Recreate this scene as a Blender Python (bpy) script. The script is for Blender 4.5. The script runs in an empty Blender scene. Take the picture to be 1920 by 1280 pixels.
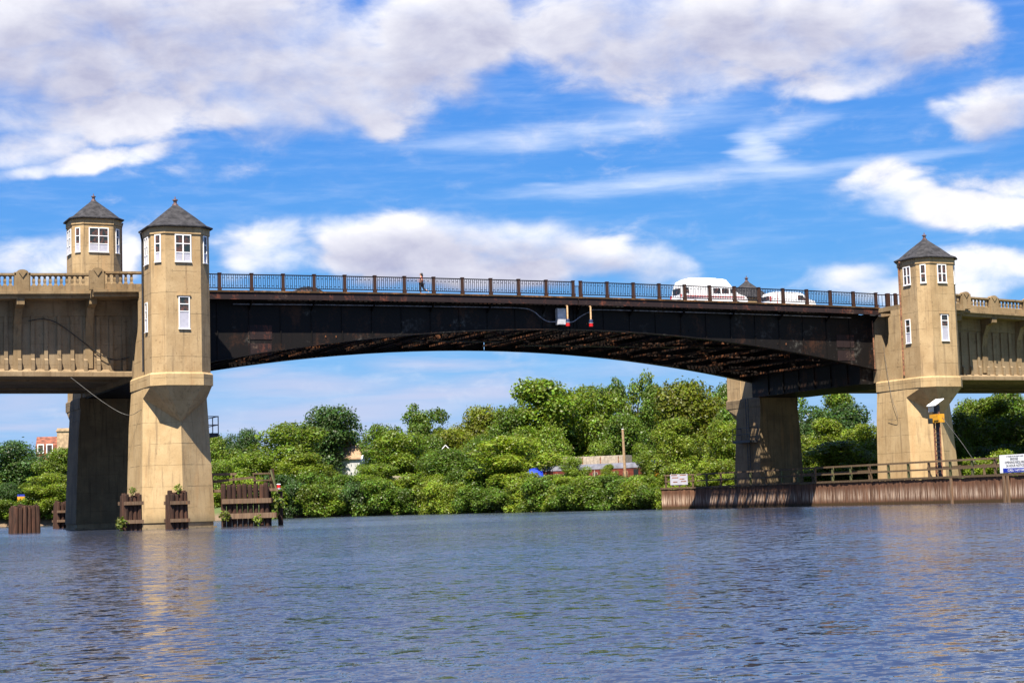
import bpy, bmesh, math, random
import numpy as np
from mathutils import Vector, Matrix, Euler
random.seed(7)
rng = np.random.default_rng(11)
S = bpy.context.scene
COL = S.collection
R = math.radians
# ------------------------------------------------------------------ camera
cam = bpy.data.cameras.new('camera')
camo = bpy.data.objects.new('camera', cam)
COL.objects.link(camo)
rx = Vector((0.90708971, -0.41988907, -0.02968893))
ux = Vector((-0.01239985, -0.09715415, 0.9951921))
fw = Vector((0.42075468, 0.90236037, 0.09333409))
m = Matrix((rx, ux, -fw)).transposed().to_4x4()
m.translation = Vector((-30.543, -122.553, 1.078))
camo.matrix_world = m
cam.sensor_width = 36
cam.lens = 60.88
cam.clip_start = 0.3
cam.clip_end = 9000
S.camera = camo
# ------------------------------------------------------------------ view, sun, sky
S.view_settings.view_transform = 'Standard'
S.view_settings.look = 'None'
S.view_settings.gamma = 1
S.view_settings.exposure = 1.35
S.view_settings.use_curve_mapping = False
SUN_AZ, SUN_EL = R(38), R(59)          # azimuth to the left of the bridge front, elevation
sd = Vector((-math.sin(SUN_AZ) * math.cos(SUN_EL), -math.cos(SUN_AZ) * math.cos(SUN_EL), math.sin(SUN_EL)))
sun = bpy.data.lights.new('sun', 'SUN')
sun.energy = 4.9
sun.angle = R(0.5)
sun.color = (1.0, 0.93, 0.82)
suno = bpy.data.objects.new('sun', sun)
suno.rotation_euler = sd.to_track_quat('Z', 'Y').to_euler()
suno.location = (-40, -60, 120)
COL.objects.link(suno)


class NT:
    """small node-tree helper"""
    def __init__(s, tree):
        s.t = tree
    def n(s, typ, **kw):
        nd = s.t.nodes.new(typ)
        for k, v in kw.items():
            setattr(nd, k, v)
        return nd
    def l(s, a, b):
        s.t.links.new(a, b)
    def put(s, sock, v):
        if isinstance(v, bpy.types.NodeSocket):
            s.l(v, sock)
        elif v is not None:
            sock.default_value = v
    def math(s, op, a, b=None, c=None, clamp=False):
        nd = s.n('ShaderNodeMath', operation=op, use_clamp=clamp)
        s.put(nd.inputs[0], a); s.put(nd.inputs[1], b); s.put(nd.inputs[2], c)
        return nd.outputs[0]
    def vmath(s, op, a, b=None, scale=None):
        nd = s.n('ShaderNodeVectorMath', operation=op)
        s.put(nd.inputs[0], a); s.put(nd.inputs[1], b)
        if scale is not None:
            s.put(nd.inputs['Scale'], scale)
        return nd.outputs['Value'] if op in ('LENGTH', 'DOT_PRODUCT') else nd.outputs[0]
    def noise(s, vec, scale, detail=4, rough=0.55, dist=0.0, color=False):
        nd = s.n('ShaderNodeTexNoise')
        s.put(nd.inputs['Vector'], vec)
        s.put(nd.inputs['Scale'], scale)
        nd.inputs['Detail'].default_value = detail
        nd.inputs['Roughness'].default_value = rough
        nd.inputs['Distortion'].default_value = dist
        return nd.outputs[1] if color else nd.outputs[0]
    def mapr(s, v, a, b, c=0.0, d=1.0, smooth=True):
        nd = s.n('ShaderNodeMapRange', interpolation_type='SMOOTHSTEP' if smooth else 'LINEAR')
        s.put(nd.inputs[0], v); s.put(nd.inputs[1], a); s.put(nd.inputs[2], b); s.put(nd.inputs[3], c); s.put(nd.inputs[4], d)
        return nd.outputs[0]
    def mix(s, f, a, b, blend='MIX'):
        nd = s.n('ShaderNodeMix', data_type='RGBA', blend_type=blend)
        s.put(nd.inputs[0], f)
        for sock, v in ((nd.inputs[6], a), (nd.inputs[7], b)):
            if isinstance(v, tuple) and len(v) == 3:
                v = v + (1,)
            s.put(sock, v)
        return nd.outputs[2]
    def mapping(s, vec, loc=(0, 0, 0), rot=(0, 0, 0), scale=(1, 1, 1), typ='POINT'):
        nd = s.n('ShaderNodeMapping', vector_type=typ)
        s.put(nd.inputs[0], vec)
        if typ != 'VECTOR':
            nd.inputs['Location'].default_value = loc
        nd.inputs['Rotation'].default_value = rot
        nd.inputs['Scale'].default_value = scale
        return nd.outputs[0]


CUMULUS = [(0.237, 0.271, 0.127, 0.045, 0.022, 1.0), (0.316, 0.245, 0.112, 0.034, 0.049, 1.0), (0.177, 0.26, 0.077, 0.044, 0.035, 0.95), (0.398, 0.268, 0.053, 0.038, 0.229, 1.0), (0.206, 0.223, 0.06, 0.018, 0.02, 0.8), (0.291, 0.227, 0.068, 0.015, 0.087, 0.8), (0.359, 0.225, 0.022, 0.017, -0.013, 0.75), (0.165, 0.207, 0.044, 0.012, 0.113, 0.7), (0.191, 0.198, 0.065, 0.007, 0.157, 0.6), (0.511, 0.268, 0.081, 0.034, -0.049, 1.0), (0.604, 0.265, 0.101, 0.034, -0.123, 1.0), (0.67, 0.263, 0.045, 0.027, -0.09, 1.0), (0.633, 0.233, 0.039, 0.011, 0.062, 0.8), (0.5, 0.237, 0.028, 0.009, -0.213, 0.55), (0.544, 0.242, 0.059, 0.015, -0.055, 0.8), (0.376, 0.152, 0.059, 0.02, -0.021, 1.0), (0.438, 0.152, 0.053, 0.017, -0.031, 1.0), (0.407, 0.137, 0.102, 0.014, -0.026, 1.0), (0.487, 0.141, 0.053, 0.014, -0.245, 0.9), (0.524, 0.13, 0.034, 0.009, -0.146, 0.8), (0.296, 0.149, 0.034, 0.017, -0.01, 0.75), (0.287, 0.158, 0.037, 0.008, 0.08, 0.5), (0.648, 0.174, 0.033, 0.010, 0.108, 0.62), (0.688, 0.159, 0.060, 0.012, -0.142, 0.78), (0.724, 0.167, 0.034, 0.009, -0.08, 0.62), (0.633, 0.122, 0.03, 0.01, 0.033, 0.75), (0.707, 0.124, 0.046, 0.014, -0.065, 0.8), (0.671, 0.114, 0.073, 0.008, -0.058, 0.8), (0.72, 0.21, 0.031, 0.016, 0.354, 0.9), (0.7, 0.209, 0.017, 0.01, -0.086, 0.7), (0.176, 0.146, 0.064, 0.013, 0.06, 0.62), (0.221, 0.161, 0.027, 0.006, 0.004, 0.4), (0.218, 0.149, 0.012, 0.018, 0.002, 0.7)]
CIRRUS = [(0.514, 0.181, 0.071, 0.005, 0.059, 0.5), (0.588, 0.185, 0.04, 0.004, -0.058, 0.45), (0.582, 0.198, 0.014, 0.014, -0.059, 0.6), (0.601, 0.209, 0.027, 0.006, 0.177, 0.5), (0.484, 0.213, 0.109, 0.006, 0.045, 0.42), (0.421, 0.21, 0.056, 0.003, 0.024, 0.35), (0.651, 0.187, 0.068, 0.003, 0.069, 0.35), (0.531, 0.22, 0.05, 0.008, -0.05, 0.3), (0.467, 0.182, 0.022, 0.002, -0.036, 0.35)]
LOWBANKS = [(0.313, 0.072, 0.079, 0.007, 0.014, 0.55), (0.386, 0.064, 0.08, 0.007, 0.043, 0.6), (0.337, 0.056, 0.101, 0.009, 0.01, 0.6), (0.417, 0.065, 0.037, 0.009, 0.058, 0.6), (0.286, 0.079, 0.027, 0.004, 0.017, 0.5), (0.396, 0.082, 0.046, 0.004, -0.027, 0.5), (0.165, 0.062, 0.046, 0.006, 0.04, 0.5), (0.156, 0.051, 0.057, 0.004, 0.038, 0.5), (0.312, 0.048, 0.122, 0.005, -0.024, 0.5)]


def build_world():
    w = bpy.data.worlds.new('World')
    S.world = w
    w.use_nodes = True
    t = w.node_tree
    t.nodes.clear()
    k = NT(t)
    out = k.n('ShaderNodeOutputWorld')
    bg = k.n('ShaderNodeBackground')
    bg.inputs['Strength'].default_value = 0.05
    k.l(bg.outputs[0], out.inputs[0])
    sky = k.n('ShaderNodeTexSky', sky_type='NISHITA')
    sky.sun_disc = False
    sky.sun_elevation = SUN_EL
    sky.sun_rotation = math.atan2(sd.x, sd.y)
    sky.altitude = 0
    sky.air_density = 1.0
    sky.dust_density = 0.3
    sky.ozone_density = 3.0
    tc = k.n('ShaderNodeTexCoord')
    d = tc.outputs['Generated']
    sep = k.n('ShaderNodeSeparateXYZ')
    k.l(d, sep.inputs[0])
    az = k.math('ARCTAN2', sep.outputs[0], sep.outputs[1])
    el = k.math('ARCSINE', sep.outputs[2])
    comb = k.n('ShaderNodeCombineXYZ')
    k.l(az, comb.inputs[0]); k.l(el, comb.inputs[1])
    p0 = comb.outputs[0]
    # cloud coordinate for noise: flattened towards the horizon
    def density(p, fine=True, blobs=CUMULUS):
        big = k.noise(k.mapping(p, scale=(1, 1.7, 1)), 17, 3, 0.5, color=True)
        off = k.vmath('SCALE', k.vmath('SUBTRACT', big, (0.5, 0.5, 0.5)), scale=0.05)
        off = k.vmath('MULTIPLY', off, (1.0, 0.55, 0.0))
        q = k.vmath('ADD', p, off)
        acc = None
        for (a, e, ra, re, ro, wt) in blobs:
            v = k.vmath('LENGTH', k.mapping(q, (a, e, 0), (0, 0, ro), (ra * 1.25, re * 1.25, 1), 'TEXTURE'))
            b = k.mapr(v, 1.15, 0.25, 0.0, wt)
            acc = b if acc is None else k.math('SMOOTH_MAX', acc, b, 0.12)
        # the same kind of scattered cloud all round the rest of the sky
        gen = k.noise(k.mapping(p, scale=(1, 2.4, 1)), 3.4, 2, 0.5)
        inx = k.mapr(k.math('ABSOLUTE', k.math('SUBTRACT', az, 0.44)), 0.30, 0.42)
        iny = k.mapr(el, 0.285, 0.36)
        gen = k.math('MULTIPLY', k.mapr(gen, 0.50, 0.70), k.math('MAXIMUM', inx, iny))
        acc = k.math('MAXIMUM', acc, gen)
        n1 = k.noise(k.mapping(p, scale=(1, 1.9, 1)), 26, 9 if fine else 6, 0.6, 0.25)
        return k.math('ADD', acc, k.math('MULTIPLY', k.math('SUBTRACT', n1, 0.5), 1.25))
    d1 = density(p0)
    p_up = k.vmath('ADD', p0, (-0.004, 0.011, 0.0))
    d2 = density(p_up, False, [q for q in CUMULUS if q[5] >= 0.9])
    soft = k.mapr(k.noise(k.mapping(p0, scale=(1, 1.6, 1)), 11, 3, 0.5), 0.35, 0.65, 0.62, 1.30)
    cov = k.mapr(d1, 0.08, soft)
    cov = k.math('MULTIPLY', cov, k.mapr(k.noise(k.mapping(p0, scale=(1, 2.2, 1)), 19, 6, 0.6), 0.25, 0.5, 0.9, 1.0))
    lit = k.math('ADD', 0.54, k.math('MULTIPLY', k.math('SUBTRACT', d1, d2), 0.85))
    thick = k.mapr(d1, 0.5, 1.35)
    lit = k.math('SUBTRACT', lit, k.math('MULTIPLY', thick, 0.50))
    bil = k.noise(k.mapping(p0, scale=(1, 1.7, 1)), 15, 5, 0.55)
    bil2 = k.noise(k.mapping(k.vmath('ADD', p0, (-0.006, 0.012, 0)), scale=(1, 1.7, 1)), 15, 5, 0.55)
    lit = k.math('ADD', lit, k.math('MULTIPLY', k.math('SUBTRACT', bil, bil2), 0.55))
    lit = k.math('ADD', lit, k.math('MULTIPLY', k.math('SUBTRACT', k.noise(p0, 6.5, 3), 0.5), 0.55), clamp=True)
    ccol = k.mix(lit, (4.0, 4.1, 5.5), (8.4, 8.4, 8.8))
    # thin high streaks
    cacc = None
    wv = k.noise(k.mapping(p0, rot=(0, 0, 0.12), scale=(1, 9, 1)), 9, 5, 0.6, color=True)
    offc = k.vmath('MULTIPLY', k.vmath('SUBTRACT', wv, (0.5, 0.5, 0.5)), (0.05, 0.012, 0))
    qc = k.vmath('ADD', p0, offc)
    for (a, e, ra, re, ro, wt) in CIRRUS:
        v = k.vmath('LENGTH', k.mapping(qc, (a, e, 0), (0, 0, ro), (ra * 1.3, re * 1.6, 1), 'TEXTURE'))
        b = k.mapr(v, 1.2, 0.0, 0.0, wt)
        cacc = b if cacc is None else k.math('SMOOTH_MAX', cacc, b, 0.08)
    str_n = k.noise(k.mapping(p0, rot=(0, 0, 0.10), scale=(1, 7, 1)), 16, 7, 0.62)
    veil = k.math('MULTIPLY', k.mapr(str_n, 0.45, 0.8), 0.12)
    cacc = k.math('MULTIPLY', cacc, k.mapr(str_n, 0.2, 0.62, 0.45, 1.25))
    cacc = k.math('ADD', cacc, veil, clamp=True)
    # clear blue of the air
    ss = k.n('ShaderNodeSeparateColor')
    k.l(sky.outputs[0], ss.inputs[0])
    sc = k.n('ShaderNodeCombineColor')
    k.l(k.math('MULTIPLY', k.math('POWER', k.math('DIVIDE', ss.outputs[0], 1.726), 2.0), 0.20), sc.inputs[0])
    k.l(k.math('MULTIPLY', k.math('POWER', k.math('DIVIDE', ss.outputs[1], 2.9), 0.9), 1.93), sc.inputs[1])
    k.l(k.math('MULTIPLY', k.math('POWER', k.math('DIVIDE', ss.outputs[2], 4.71), 0.25), 6.51), sc.inputs[2])
    blue = sc.outputs[0]
    # soft lavender banks low over the horizon
    lacc = None
    ql = k.vmath('ADD', p0, k.vmath('MULTIPLY', k.vmath('SUBTRACT', wv, (0.5, 0.5, 0.5)), (0.06, 0.02, 0)))
    for (a, e, ra, re, ro, wt) in LOWBANKS:
        v = k.vmath('LENGTH', k.mapping(ql, (a, e, 0), (0, 0, ro), (ra * 1.3, re * 1.5, 1), 'TEXTURE'))
        b = k.mapr(v, 1.15, 0.0, 0.0, wt * 1.35)
        lacc = b if lacc is None else k.math('SMOOTH_MAX', lacc, b, 0.1)
    lowgen = k.math('MULTIPLY', k.mapr(k.noise(k.mapping(p0, scale=(1, 6, 1)), 7, 5, 0.6), 0.42, 0.68), k.mapr(el, 0.10, 0.05, 0.0, 0.6))
    lacc = k.math('MAXIMUM', lacc, lowgen, clamp=True)
    blue = k.mix(lacc, blue, (4.75, 5.1, 6.9))
    c = k.mix(cacc, blue, (7.2, 7.9, 9.2))
    c = k.mix(cov, c, ccol)
    k.l(c, bg.inputs['Color'])
    w.cycles.sampling_method = 'MANUAL'
    w.cycles.sample_map_resolution = 512


build_world()
# ------------------------------------------------------------------ materials
MATS = {}


def newmat(name):
    mt = bpy.data.materials.new(name)
    mt.use_nodes = True
    t = mt.node_tree
    b = t.nodes['Principled BSDF']
    MATS[name] = mt
    return mt, NT(t), b


def plain(name, col, rough=0.6, metal=0.0, var=0.12, scale=2.0, bump=0.0, spec=0.5):
    mt, k, b = newmat(name)
    geo = k.n('ShaderNodeNewGeometry')
    n1 = k.noise(geo.outputs['Position'], scale, 5, 0.6)
    dark = tuple(c * (1 - var * 2) for c in col)
    lite = tuple(min(1, c * (1 + var)) for c in col)
    k.l(k.mix(k.mapr(n1, 0.3, 0.7), dark, lite), b.inputs['Base Color'])
    b.inputs['Roughness'].default_value = rough
    b.inputs['Metallic'].default_value = metal
    b.inputs['Specular IOR Level'].default_value = spec
    if bump:
        bp = k.n('ShaderNodeBump')
        bp.inputs['Strength'].default_value = bump
        bp.inputs['Distance'].default_value = 0.02
        k.l(k.noise(geo.outputs['Position'], scale * 6, 5, 0.7), bp.inputs['Height'])
        k.l(bp.outputs[0], b.inputs['Normal'])
    return mt


def concrete(name, c_lo, c_hi, stain, joints=True, moss=0.0, spots=1.0):
    mt, k, b = newmat(name)
    geo = k.n('ShaderNodeNewGeometry')
    P = geo.outputs['Position']
    sep = k.n('ShaderNodeSeparateXYZ')
    k.l(P, sep.inputs[0])
    n1 = k.noise(P, 0.55, 6, 0.62)
    col = k.mix(k.mapr(n1, 0.3, 0.72), c_lo, c_hi)
    # rain streaks, long in z
    st = k.noise(k.mapping(P, scale=(2.6, 2.6, 0.16)), 1.4, 6, 0.62)
    col = k.mix(k.math('MULTIPLY', k.mapr(st, 0.50, 0.72), 0.75), col, stain)
    # orange-brown wash
    rw = k.noise(k.mapping(P, scale=(1.3, 1.3, 0.10)), 0.9, 4, 0.6)
    col = k.mix(k.math('MULTIPLY', k.mapr(rw, 0.56, 0.78), 0.5), col, (0.40, 0.22, 0.09))
    # spalls and patches
    pt = k.noise(P, 1.9, 8, 0.72)
    col = k.mix(k.math('MULTIPLY', k.mapr(pt, 0.56, 0.70), 0.62 * spots), col, tuple(x * 0.45 for x in c_lo))
    fine = k.noise(P, 14, 4, 0.7)
    col = k.mix(k.math('MULTIPLY', k.mapr(fine, 0.35, 0.7), 0.22), col, tuple(x * 0.7 for x in c_lo))
    pit = k.noise(P, 3.6, 9, 0.78)
    col = k.mix(k.math('MULTIPLY', k.mapr(pit, 0.585, 0.66), 0.7 * spots), col, tuple(x * 0.38 for x in c_lo))
    col = k.mix(k.math('MULTIPLY', k.mapr(pit, 0.42, 0.34), 0.30), col, tuple(min(1, x * 1.25) for x in c_hi))
    hgt = k.math('ADD', k.math('MULTIPLY', fine, 0.4), pt)
    if joints:
        zz = k.math('ADD', sep.outputs[2], k.math('MULTIPLY', k.noise(P, 2.0, 3), 0.05))
        fr = k.math('FRACT', k.math('DIVIDE', zz, 1.52))
        ln = k.math('MULTIPLY', k.mapr(fr, 0.0, 0.028, 1.0, 0.0), k.mapr(k.noise(P, 0.8, 3), 0.36, 0.6))
        col = k.mix(k.math('MULTIPLY', ln, 0.55), col, tuple(x * 0.4 for x in c_lo))
        hgt = k.math('SUBTRACT', hgt, ln)
    if moss:
        lo = k.mapr(k.math('ADD', sep.outputs[2], k.math('MULTIPLY', st, 0.9)), 0.6, 1.7, 1.0, 0.0)
        col = k.mix(k.math('MULTIPLY', lo, moss), col, (0.10, 0.085, 0.05))
    k.l(col, b.inputs['Base Color'])
    b.inputs['Roughness'].default_value = 0.9
    b.inputs['Specular IOR Level'].default_value = 0.25
    bp = k.n('ShaderNodeBump')
    bp.inputs['Strength'].default_value = 0.35
    bp.inputs['Distance'].default_value = 0.04
    k.l(hgt, bp.inputs['Height'])
    k.l(bp.outputs[0], b.inputs['Normal'])
    return mt


M_CON = concrete('concrete_buff', (0.335, 0.222, 0.108), (0.45, 0.318, 0.168), (0.17, 0.118, 0.066))
M_PIER = concrete('concrete_pier', (0.365, 0.246, 0.118), (0.475, 0.338, 0.176), (0.20, 0.138, 0.075), moss=0.75, spots=0.6)
M_DIRT_SHADE = concrete('concrete_dirt_shade', (0.150, 0.106, 0.060), (0.235, 0.168, 0.092), (0.07, 0.05, 0.03), moss=0.4, spots=0.8)
M_GREY = concrete('concrete_grey', (0.205, 0.142, 0.078), (0.29, 0.212, 0.125), (0.12, 0.08, 0.045))
M_BAL = concrete('concrete_balustrade', (0.20, 0.135, 0.068), (0.30, 0.212, 0.115), (0.09, 0.06, 0.035), joints=False)
M_FOOT = concrete('concrete_footing', (0.17, 0.125, 0.07), (0.33, 0.25, 0.15), (0.06, 0.045, 0.025), joints=False)
M_ROOF = plain('roof_felt', (0.036, 0.034, 0.035), 0.85, 0, 0.3, 2.5, 0.5, 0.3)
M_WHITE = plain('white_paint', (0.80, 0.79, 0.77), 0.5, 0, 0.04, 3)
M_PANEL = plain('pale_panel', (0.40, 0.39, 0.44), 0.5, 0, 0.05, 3)
M_COPPER = plain('finial_metal', (0.17, 0.10, 0.085), 0.5, 0.2, 0.3, 6)
M_DARKBAND = plain('dark_metal', (0.03, 0.03, 0.034), 0.5, 0.3, 0.2, 4)
M_PIPE = plain('rusty_pipe', (0.28, 0.12, 0.06), 0.7, 0.1, 0.35, 5)
M_ASPH = plain('asphalt', (0.05, 0.05, 0.05), 0.9, 0, 0.2, 3, 0.3)
M_GALV = plain('galvanised_box', (0.52, 0.52, 0.54), 0.5, 0.2, 0.1, 5)
M_CABLE = plain('black_cable', (0.015, 0.014, 0.014), 0.6, 0, 0.2, 3)
M_WIRE = plain('dull_wire', (0.09, 0.085, 0.08), 0.6, 0.2, 0.2, 3)
M_CONDUIT = plain('grey_conduit', (0.22, 0.22, 0.25), 0.5, 0.3, 0.3, 3)
M_ORANGE = plain('light_pole_paint', (0.66, 0.40, 0.20), 0.6, 0, 0.2, 6)
M_RED = plain('red_lens', (0.55, 0.012, 0.012), 0.25, 0, 0.15, 5)
M_BLUE = plain('blue_paint', (0.012, 0.03, 0.32), 0.5, 0, 0.15, 4)
M_NAVY = plain('navy_metal', (0.02, 0.035, 0.09), 0.5, 0.1, 0.2, 4)
M_YEL = plain('yellow_paint', (0.62, 0.29, 0.015), 0.5, 0, 0.15, 6)
M_SIGNTXT = plain('sign_lettering', (0.02, 0.018, 0.03), 0.6, 0, 0.1, 4)
M_BARK = plain('bark', (0.09, 0.065, 0.045), 0.95, 0, 0.4, 3, 0.6, 0.2)
M_ROCK = plain('shore_rock', (0.17, 0.115, 0.075), 0.9, 0, 0.35, 1.6, 0.6, 0.2)
M_TYRE = plain('tyre_rubber', (0.02, 0.02, 0.02), 0.85, 0, 0.2, 4)
M_VANW = plain('van_white', (0.82, 0.82, 0.82), 0.3, 0, 0.02, 1)
M_STRIPE = plain('stripe_red', (0.45, 0.04, 0.02), 0.35, 0, 0.05, 2)
M_CARDK = plain('car_dark_paint', (0.025, 0.03, 0.028), 0.25, 0.2, 0.1, 1)
M_LAMPRED = plain('tail_lamp_red', (0.5, 0.02, 0.01), 0.3, 0, 0.05, 3)
M_TAN = plain('roof_tan_shingle', (0.32, 0.20, 0.115), 0.9, 0, 0.15, 3)
M_BRICK = plain('red_brick', (0.22, 0.075, 0.04), 0.9, 0, 0.3, 1.2)
M_BUFF = plain('buff_brick', (0.46, 0.32, 0.19), 0.9, 0, 0.2, 1.2)
M_SIDING = plain('house_siding', (0.46, 0.45, 0.43), 0.7, 0, 0.08, 2)
M_REDSID = plain('house_red_siding', (0.45, 0.07, 0.03), 0.7, 0, 0.1, 2)
M_TRAINR = plain('carriage_red', (0.16, 0.035, 0.02), 0.5, 0, 0.25, 2)
M_TRAING = plain('carriage_roof', (0.13, 0.13, 0.15), 0.7, 0, 0.2, 1.5)
M_CREAM = plain('cream_panel', (0.40, 0.33, 0.25), 0.6, 0, 0.15, 3)
M_TARP = plain('blue_tarp', (0.015, 0.045, 0.50), 0.45, 0, 0.25, 2, 0.5)
M_REDBOX = plain('faded_red_steel', (0.42, 0.08, 0.03), 0.7, 0, 0.3, 2)
M_POLE = plain('new_timber_pole', (0.34, 0.22, 0.12), 0.8, 0, 0.15, 4)
M_SKIN = plain('skin', (0.42, 0.22, 0.15), 0.55, 0, 0.05, 5)
M_TOP = plain('red_top', (0.50, 0.025, 0.02), 0.8, 0, 0.1, 6)
M_PANTS = plain('dark_leggings', (0.02, 0.022, 0.035), 0.8, 0, 0.15, 6)
M_HAIR = plain('dark_hair', (0.012, 0.009, 0.008), 0.5, 0, 0.2, 20)
M_SHOE = plain('pale_shoe', (0.55, 0.5, 0.45), 0.6, 0, 0.1, 6)
M_SOIL = plain('soil_bank', (0.12, 0.085, 0.05), 0.95, 0, 0.3, 0.8, 0.6, 0.2)


def glass_dark():
    mt, k, b = newmat('window_glass')
    geo = k.n('ShaderNodeNewGeometry')
    n1 = k.noise(geo.outputs['Position'], 3.1, 3, 0.6)
    k.l(k.mix(k.mapr(n1, 0.4, 0.65), (0.02, 0.03, 0.03), (0.12, 0.055, 0.04)), b.inputs['Base Color'])
    b.inputs['Roughness'].default_value = 0.12
    b.inputs['Specular IOR Level'].default_value = 0.35
    return mt


M_GLASS = glass_dark()


def steel(name, base, rust, amount, rough=0.5, pale=None, blot=0.7):
    mt, k, b = newmat(name)
    geo = k.n('ShaderNodeNewGeometry')
    P = geo.outputs['Position']
    n1 = k.noise(k.mapping(P, scale=(1, 1, 0.55)), blot, 7, 0.68)
    n2 = k.noise(P, 5.0, 5, 0.7)
    f = k.mapr(k.math('ADD', k.math('MULTIPLY', n1, 0.75), k.math('MULTIPLY', n2, 0.25)), 0.72 - amount, 0.86 - amount)
    col = k.mix(f, base, rust)
    st = k.noise(k.mapping(P, scale=(2.2, 2.2, 0.12)), 1.5, 5, 0.65)
    col = k.mix(k.math('MULTIPLY', k.mapr(st, 0.5, 0.75), 0.5), col, tuple(x * 0.5 for x in base))
    if pale:
        n3 = k.noise(P, 0.42, 5, 0.7)
        n4 = k.noise(P, 3.0, 5, 0.75)
        col = k.mix(k.math('MULTIPLY', k.math('MULTIPLY', k.mapr(n3, 0.56, 0.68), k.mapr(n4, 0.4, 0.7)), 0.7), col, pale)
    k.l(col, b.inputs['Base Color'])
    b.inputs['Roughness'].default_value = rough
    b.inputs['Specular IOR Level'].default_value = 0.16
    bp = k.n('ShaderNodeBump')
    bp.inputs['Strength'].default_value = 0.3
    bp.inputs['Distance'].default_value = 0.02
    k.l(n2, bp.inputs['Height'])
    k.l(bp.outputs[0], b.inputs['Normal'])
    return mt


M_STEEL = steel('girder_black_paint', (0.0075, 0.006, 0.0055), (0.040, 0.018, 0.010), 0.20, 0.6, (0.12, 0.115, 0.10))
M_LACE = steel('laced_bracing_rust', (0.014, 0.009, 0.007), (0.22, 0.085, 0.036), 0.22, 0.75, None, 0.6)
M_FASC = steel('fascia_channel_rust', (0.022, 0.014, 0.014), (0.13, 0.042, 0.025), 0.20, 0.65, (0.20, 0.13, 0.09), 1.2)
M_CURB = steel('curb_rust', (0.06, 0.036, 0.018), (0.20, 0.09, 0.033), 0.24, 0.8, (0.30, 0.23, 0.15), 1.5)
M_RAIL = steel('railing_brown', (0.045, 0.022, 0.015), (0.13, 0.045, 0.022), 0.14, 0.6)
M_BARS = steel('railing_bars', (0.010, 0.010, 0.014), (0.05, 0.022, 0.016), 0.12, 0.5)


def timber(name, a, c, pale, zlow=None):
    mt, k, b = newmat(name)
    geo = k.n('ShaderNodeNewGeometry')
    P = geo.outputs['Position']
    oi = k.n('ShaderNodeObjectInfo')
    sep = k.n('ShaderNodeSeparateXYZ')
    k.l(P, sep.inputs[0])
    gr = k.noise(k.mapping(P, scale=(9, 9, 0.35)), 2.0, 6, 0.7)
    col = k.mix(k.mapr(gr, 0.3, 0.7), a, c)
    col = k.mix(k.math('MULTIPLY', oi.outputs['Random'], 0.55), col, tuple(x * 0.4 for x in a))
    n2 = k.noise(k.mapping(P, scale=(5, 5, 0.22)), 1.7, 5, 0.7)
    if zlow:
        lo = k.math('MULTIPLY', k.mapr(sep.outputs[2], zlow[0], zlow[1], 1.0, 0.0), k.mapr(sep.outputs[2], zlow[2], zlow[0], 0.0, 1.0))
        col = k.mix(k.math('MULTIPLY', lo, k.mapr(n2, 0.42, 0.62)), col, pale)
        wet = k.mapr(sep.outputs[2], zlow[2] - 0.08, zlow[2] + 0.12, 1.0, 0.0)
        col = k.mix(wet, col, (0.06, 0.035, 0.015))
    else:
        col = k.mix(k.math('MULTIPLY', k.mapr(n2, 0.55, 0.72), 0.5), col, pale)
    k.l(col, b.inputs['Base Color'])
    b.inputs['Roughness'].default_value = 0.85
    b.inputs['Specular IOR Level'].default_value = 0.25
    bp = k.n('ShaderNodeBump')
    bp.inputs['Strength'].default_value = 0.6
    bp.inputs['Distance'].default_value = 0.03
    k.l(gr, bp.inputs['Height'])
    k.l(bp.outputs[0], b.inputs['Normal'])
    return mt


M_PILE = timber('creosote_pile', (0.018, 0.012, 0.009), (0.105, 0.045, 0.026), (0.18, 0.115, 0.075))
M_WALE = timber('weathered_wale', (0.12, 0.07, 0.042), (0.25, 0.165, 0.10), (0.32, 0.12, 0.04))
M_PLANK = timber('bulkhead_plank', (0.080, 0.036, 0.021), (0.215, 0.105, 0.058), (0.50, 0.37, 0.27), (0.80, 1.75, 0.30))
M_RAILT = timber('dock_rail_timber', (0.10, 0.062, 0.034), (0.20, 0.138, 0.08), (0.26, 0.18, 0.10))
M_GREEN = timber('mossy_post', (0.075, 0.085, 0.034), (0.155, 0.155, 0.07), (0.21, 0.17, 0.09))


def leaf_mat():
    mt, k, b = newmat('foliage')
    t = mt.node_tree
    oi = k.n('ShaderNodeObjectInfo')
    geo = k.n('ShaderNodeNewGeometry')
    rnd = geo.outputs['Random Per Island']
    tc = k.n('ShaderNodeTexCoord')
    hue = k.n('ShaderNodeHueSaturation')
    k.l(oi.outputs['Color'], hue.inputs['Color'])
    k.l(k.mapr(rnd, 0, 1, 0.46, 0.53, False), hue.inputs['Hue'])
    cl = k.noise(tc.outputs['Object'], 0.55, 3, 0.6)
    val = k.math('MULTIPLY', k.mapr(rnd, 0, 1, 0.55, 1.45, False), k.mapr(cl, 0.3, 0.7, 0.58, 1.45))
    k.l(val, hue.inputs['Value'])
    hue.inputs['Saturation'].default_value = 1.0
    col = hue.outputs[0]
    k.l(col, b.inputs['Base Color'])
    b.inputs['Roughness'].default_value = 0.45
    b.inputs['Specular IOR Level'].default_value = 0.35
    tr = k.n('ShaderNodeBsdfTranslucent')
    k.l(k.mix(1.0, col, (1.25, 1.35, 0.5), 'MULTIPLY'), tr.inputs[0])
    mx = k.n('ShaderNodeMixShader')
    mx.inputs[0].default_value = 0.38
    k.l(b.outputs[0], mx.inputs[1]); k.l(tr.outputs[0], mx.inputs[2])
    k.l(mx.outputs[0], t.nodes['Material Output'].inputs[0])
    return mt


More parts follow.
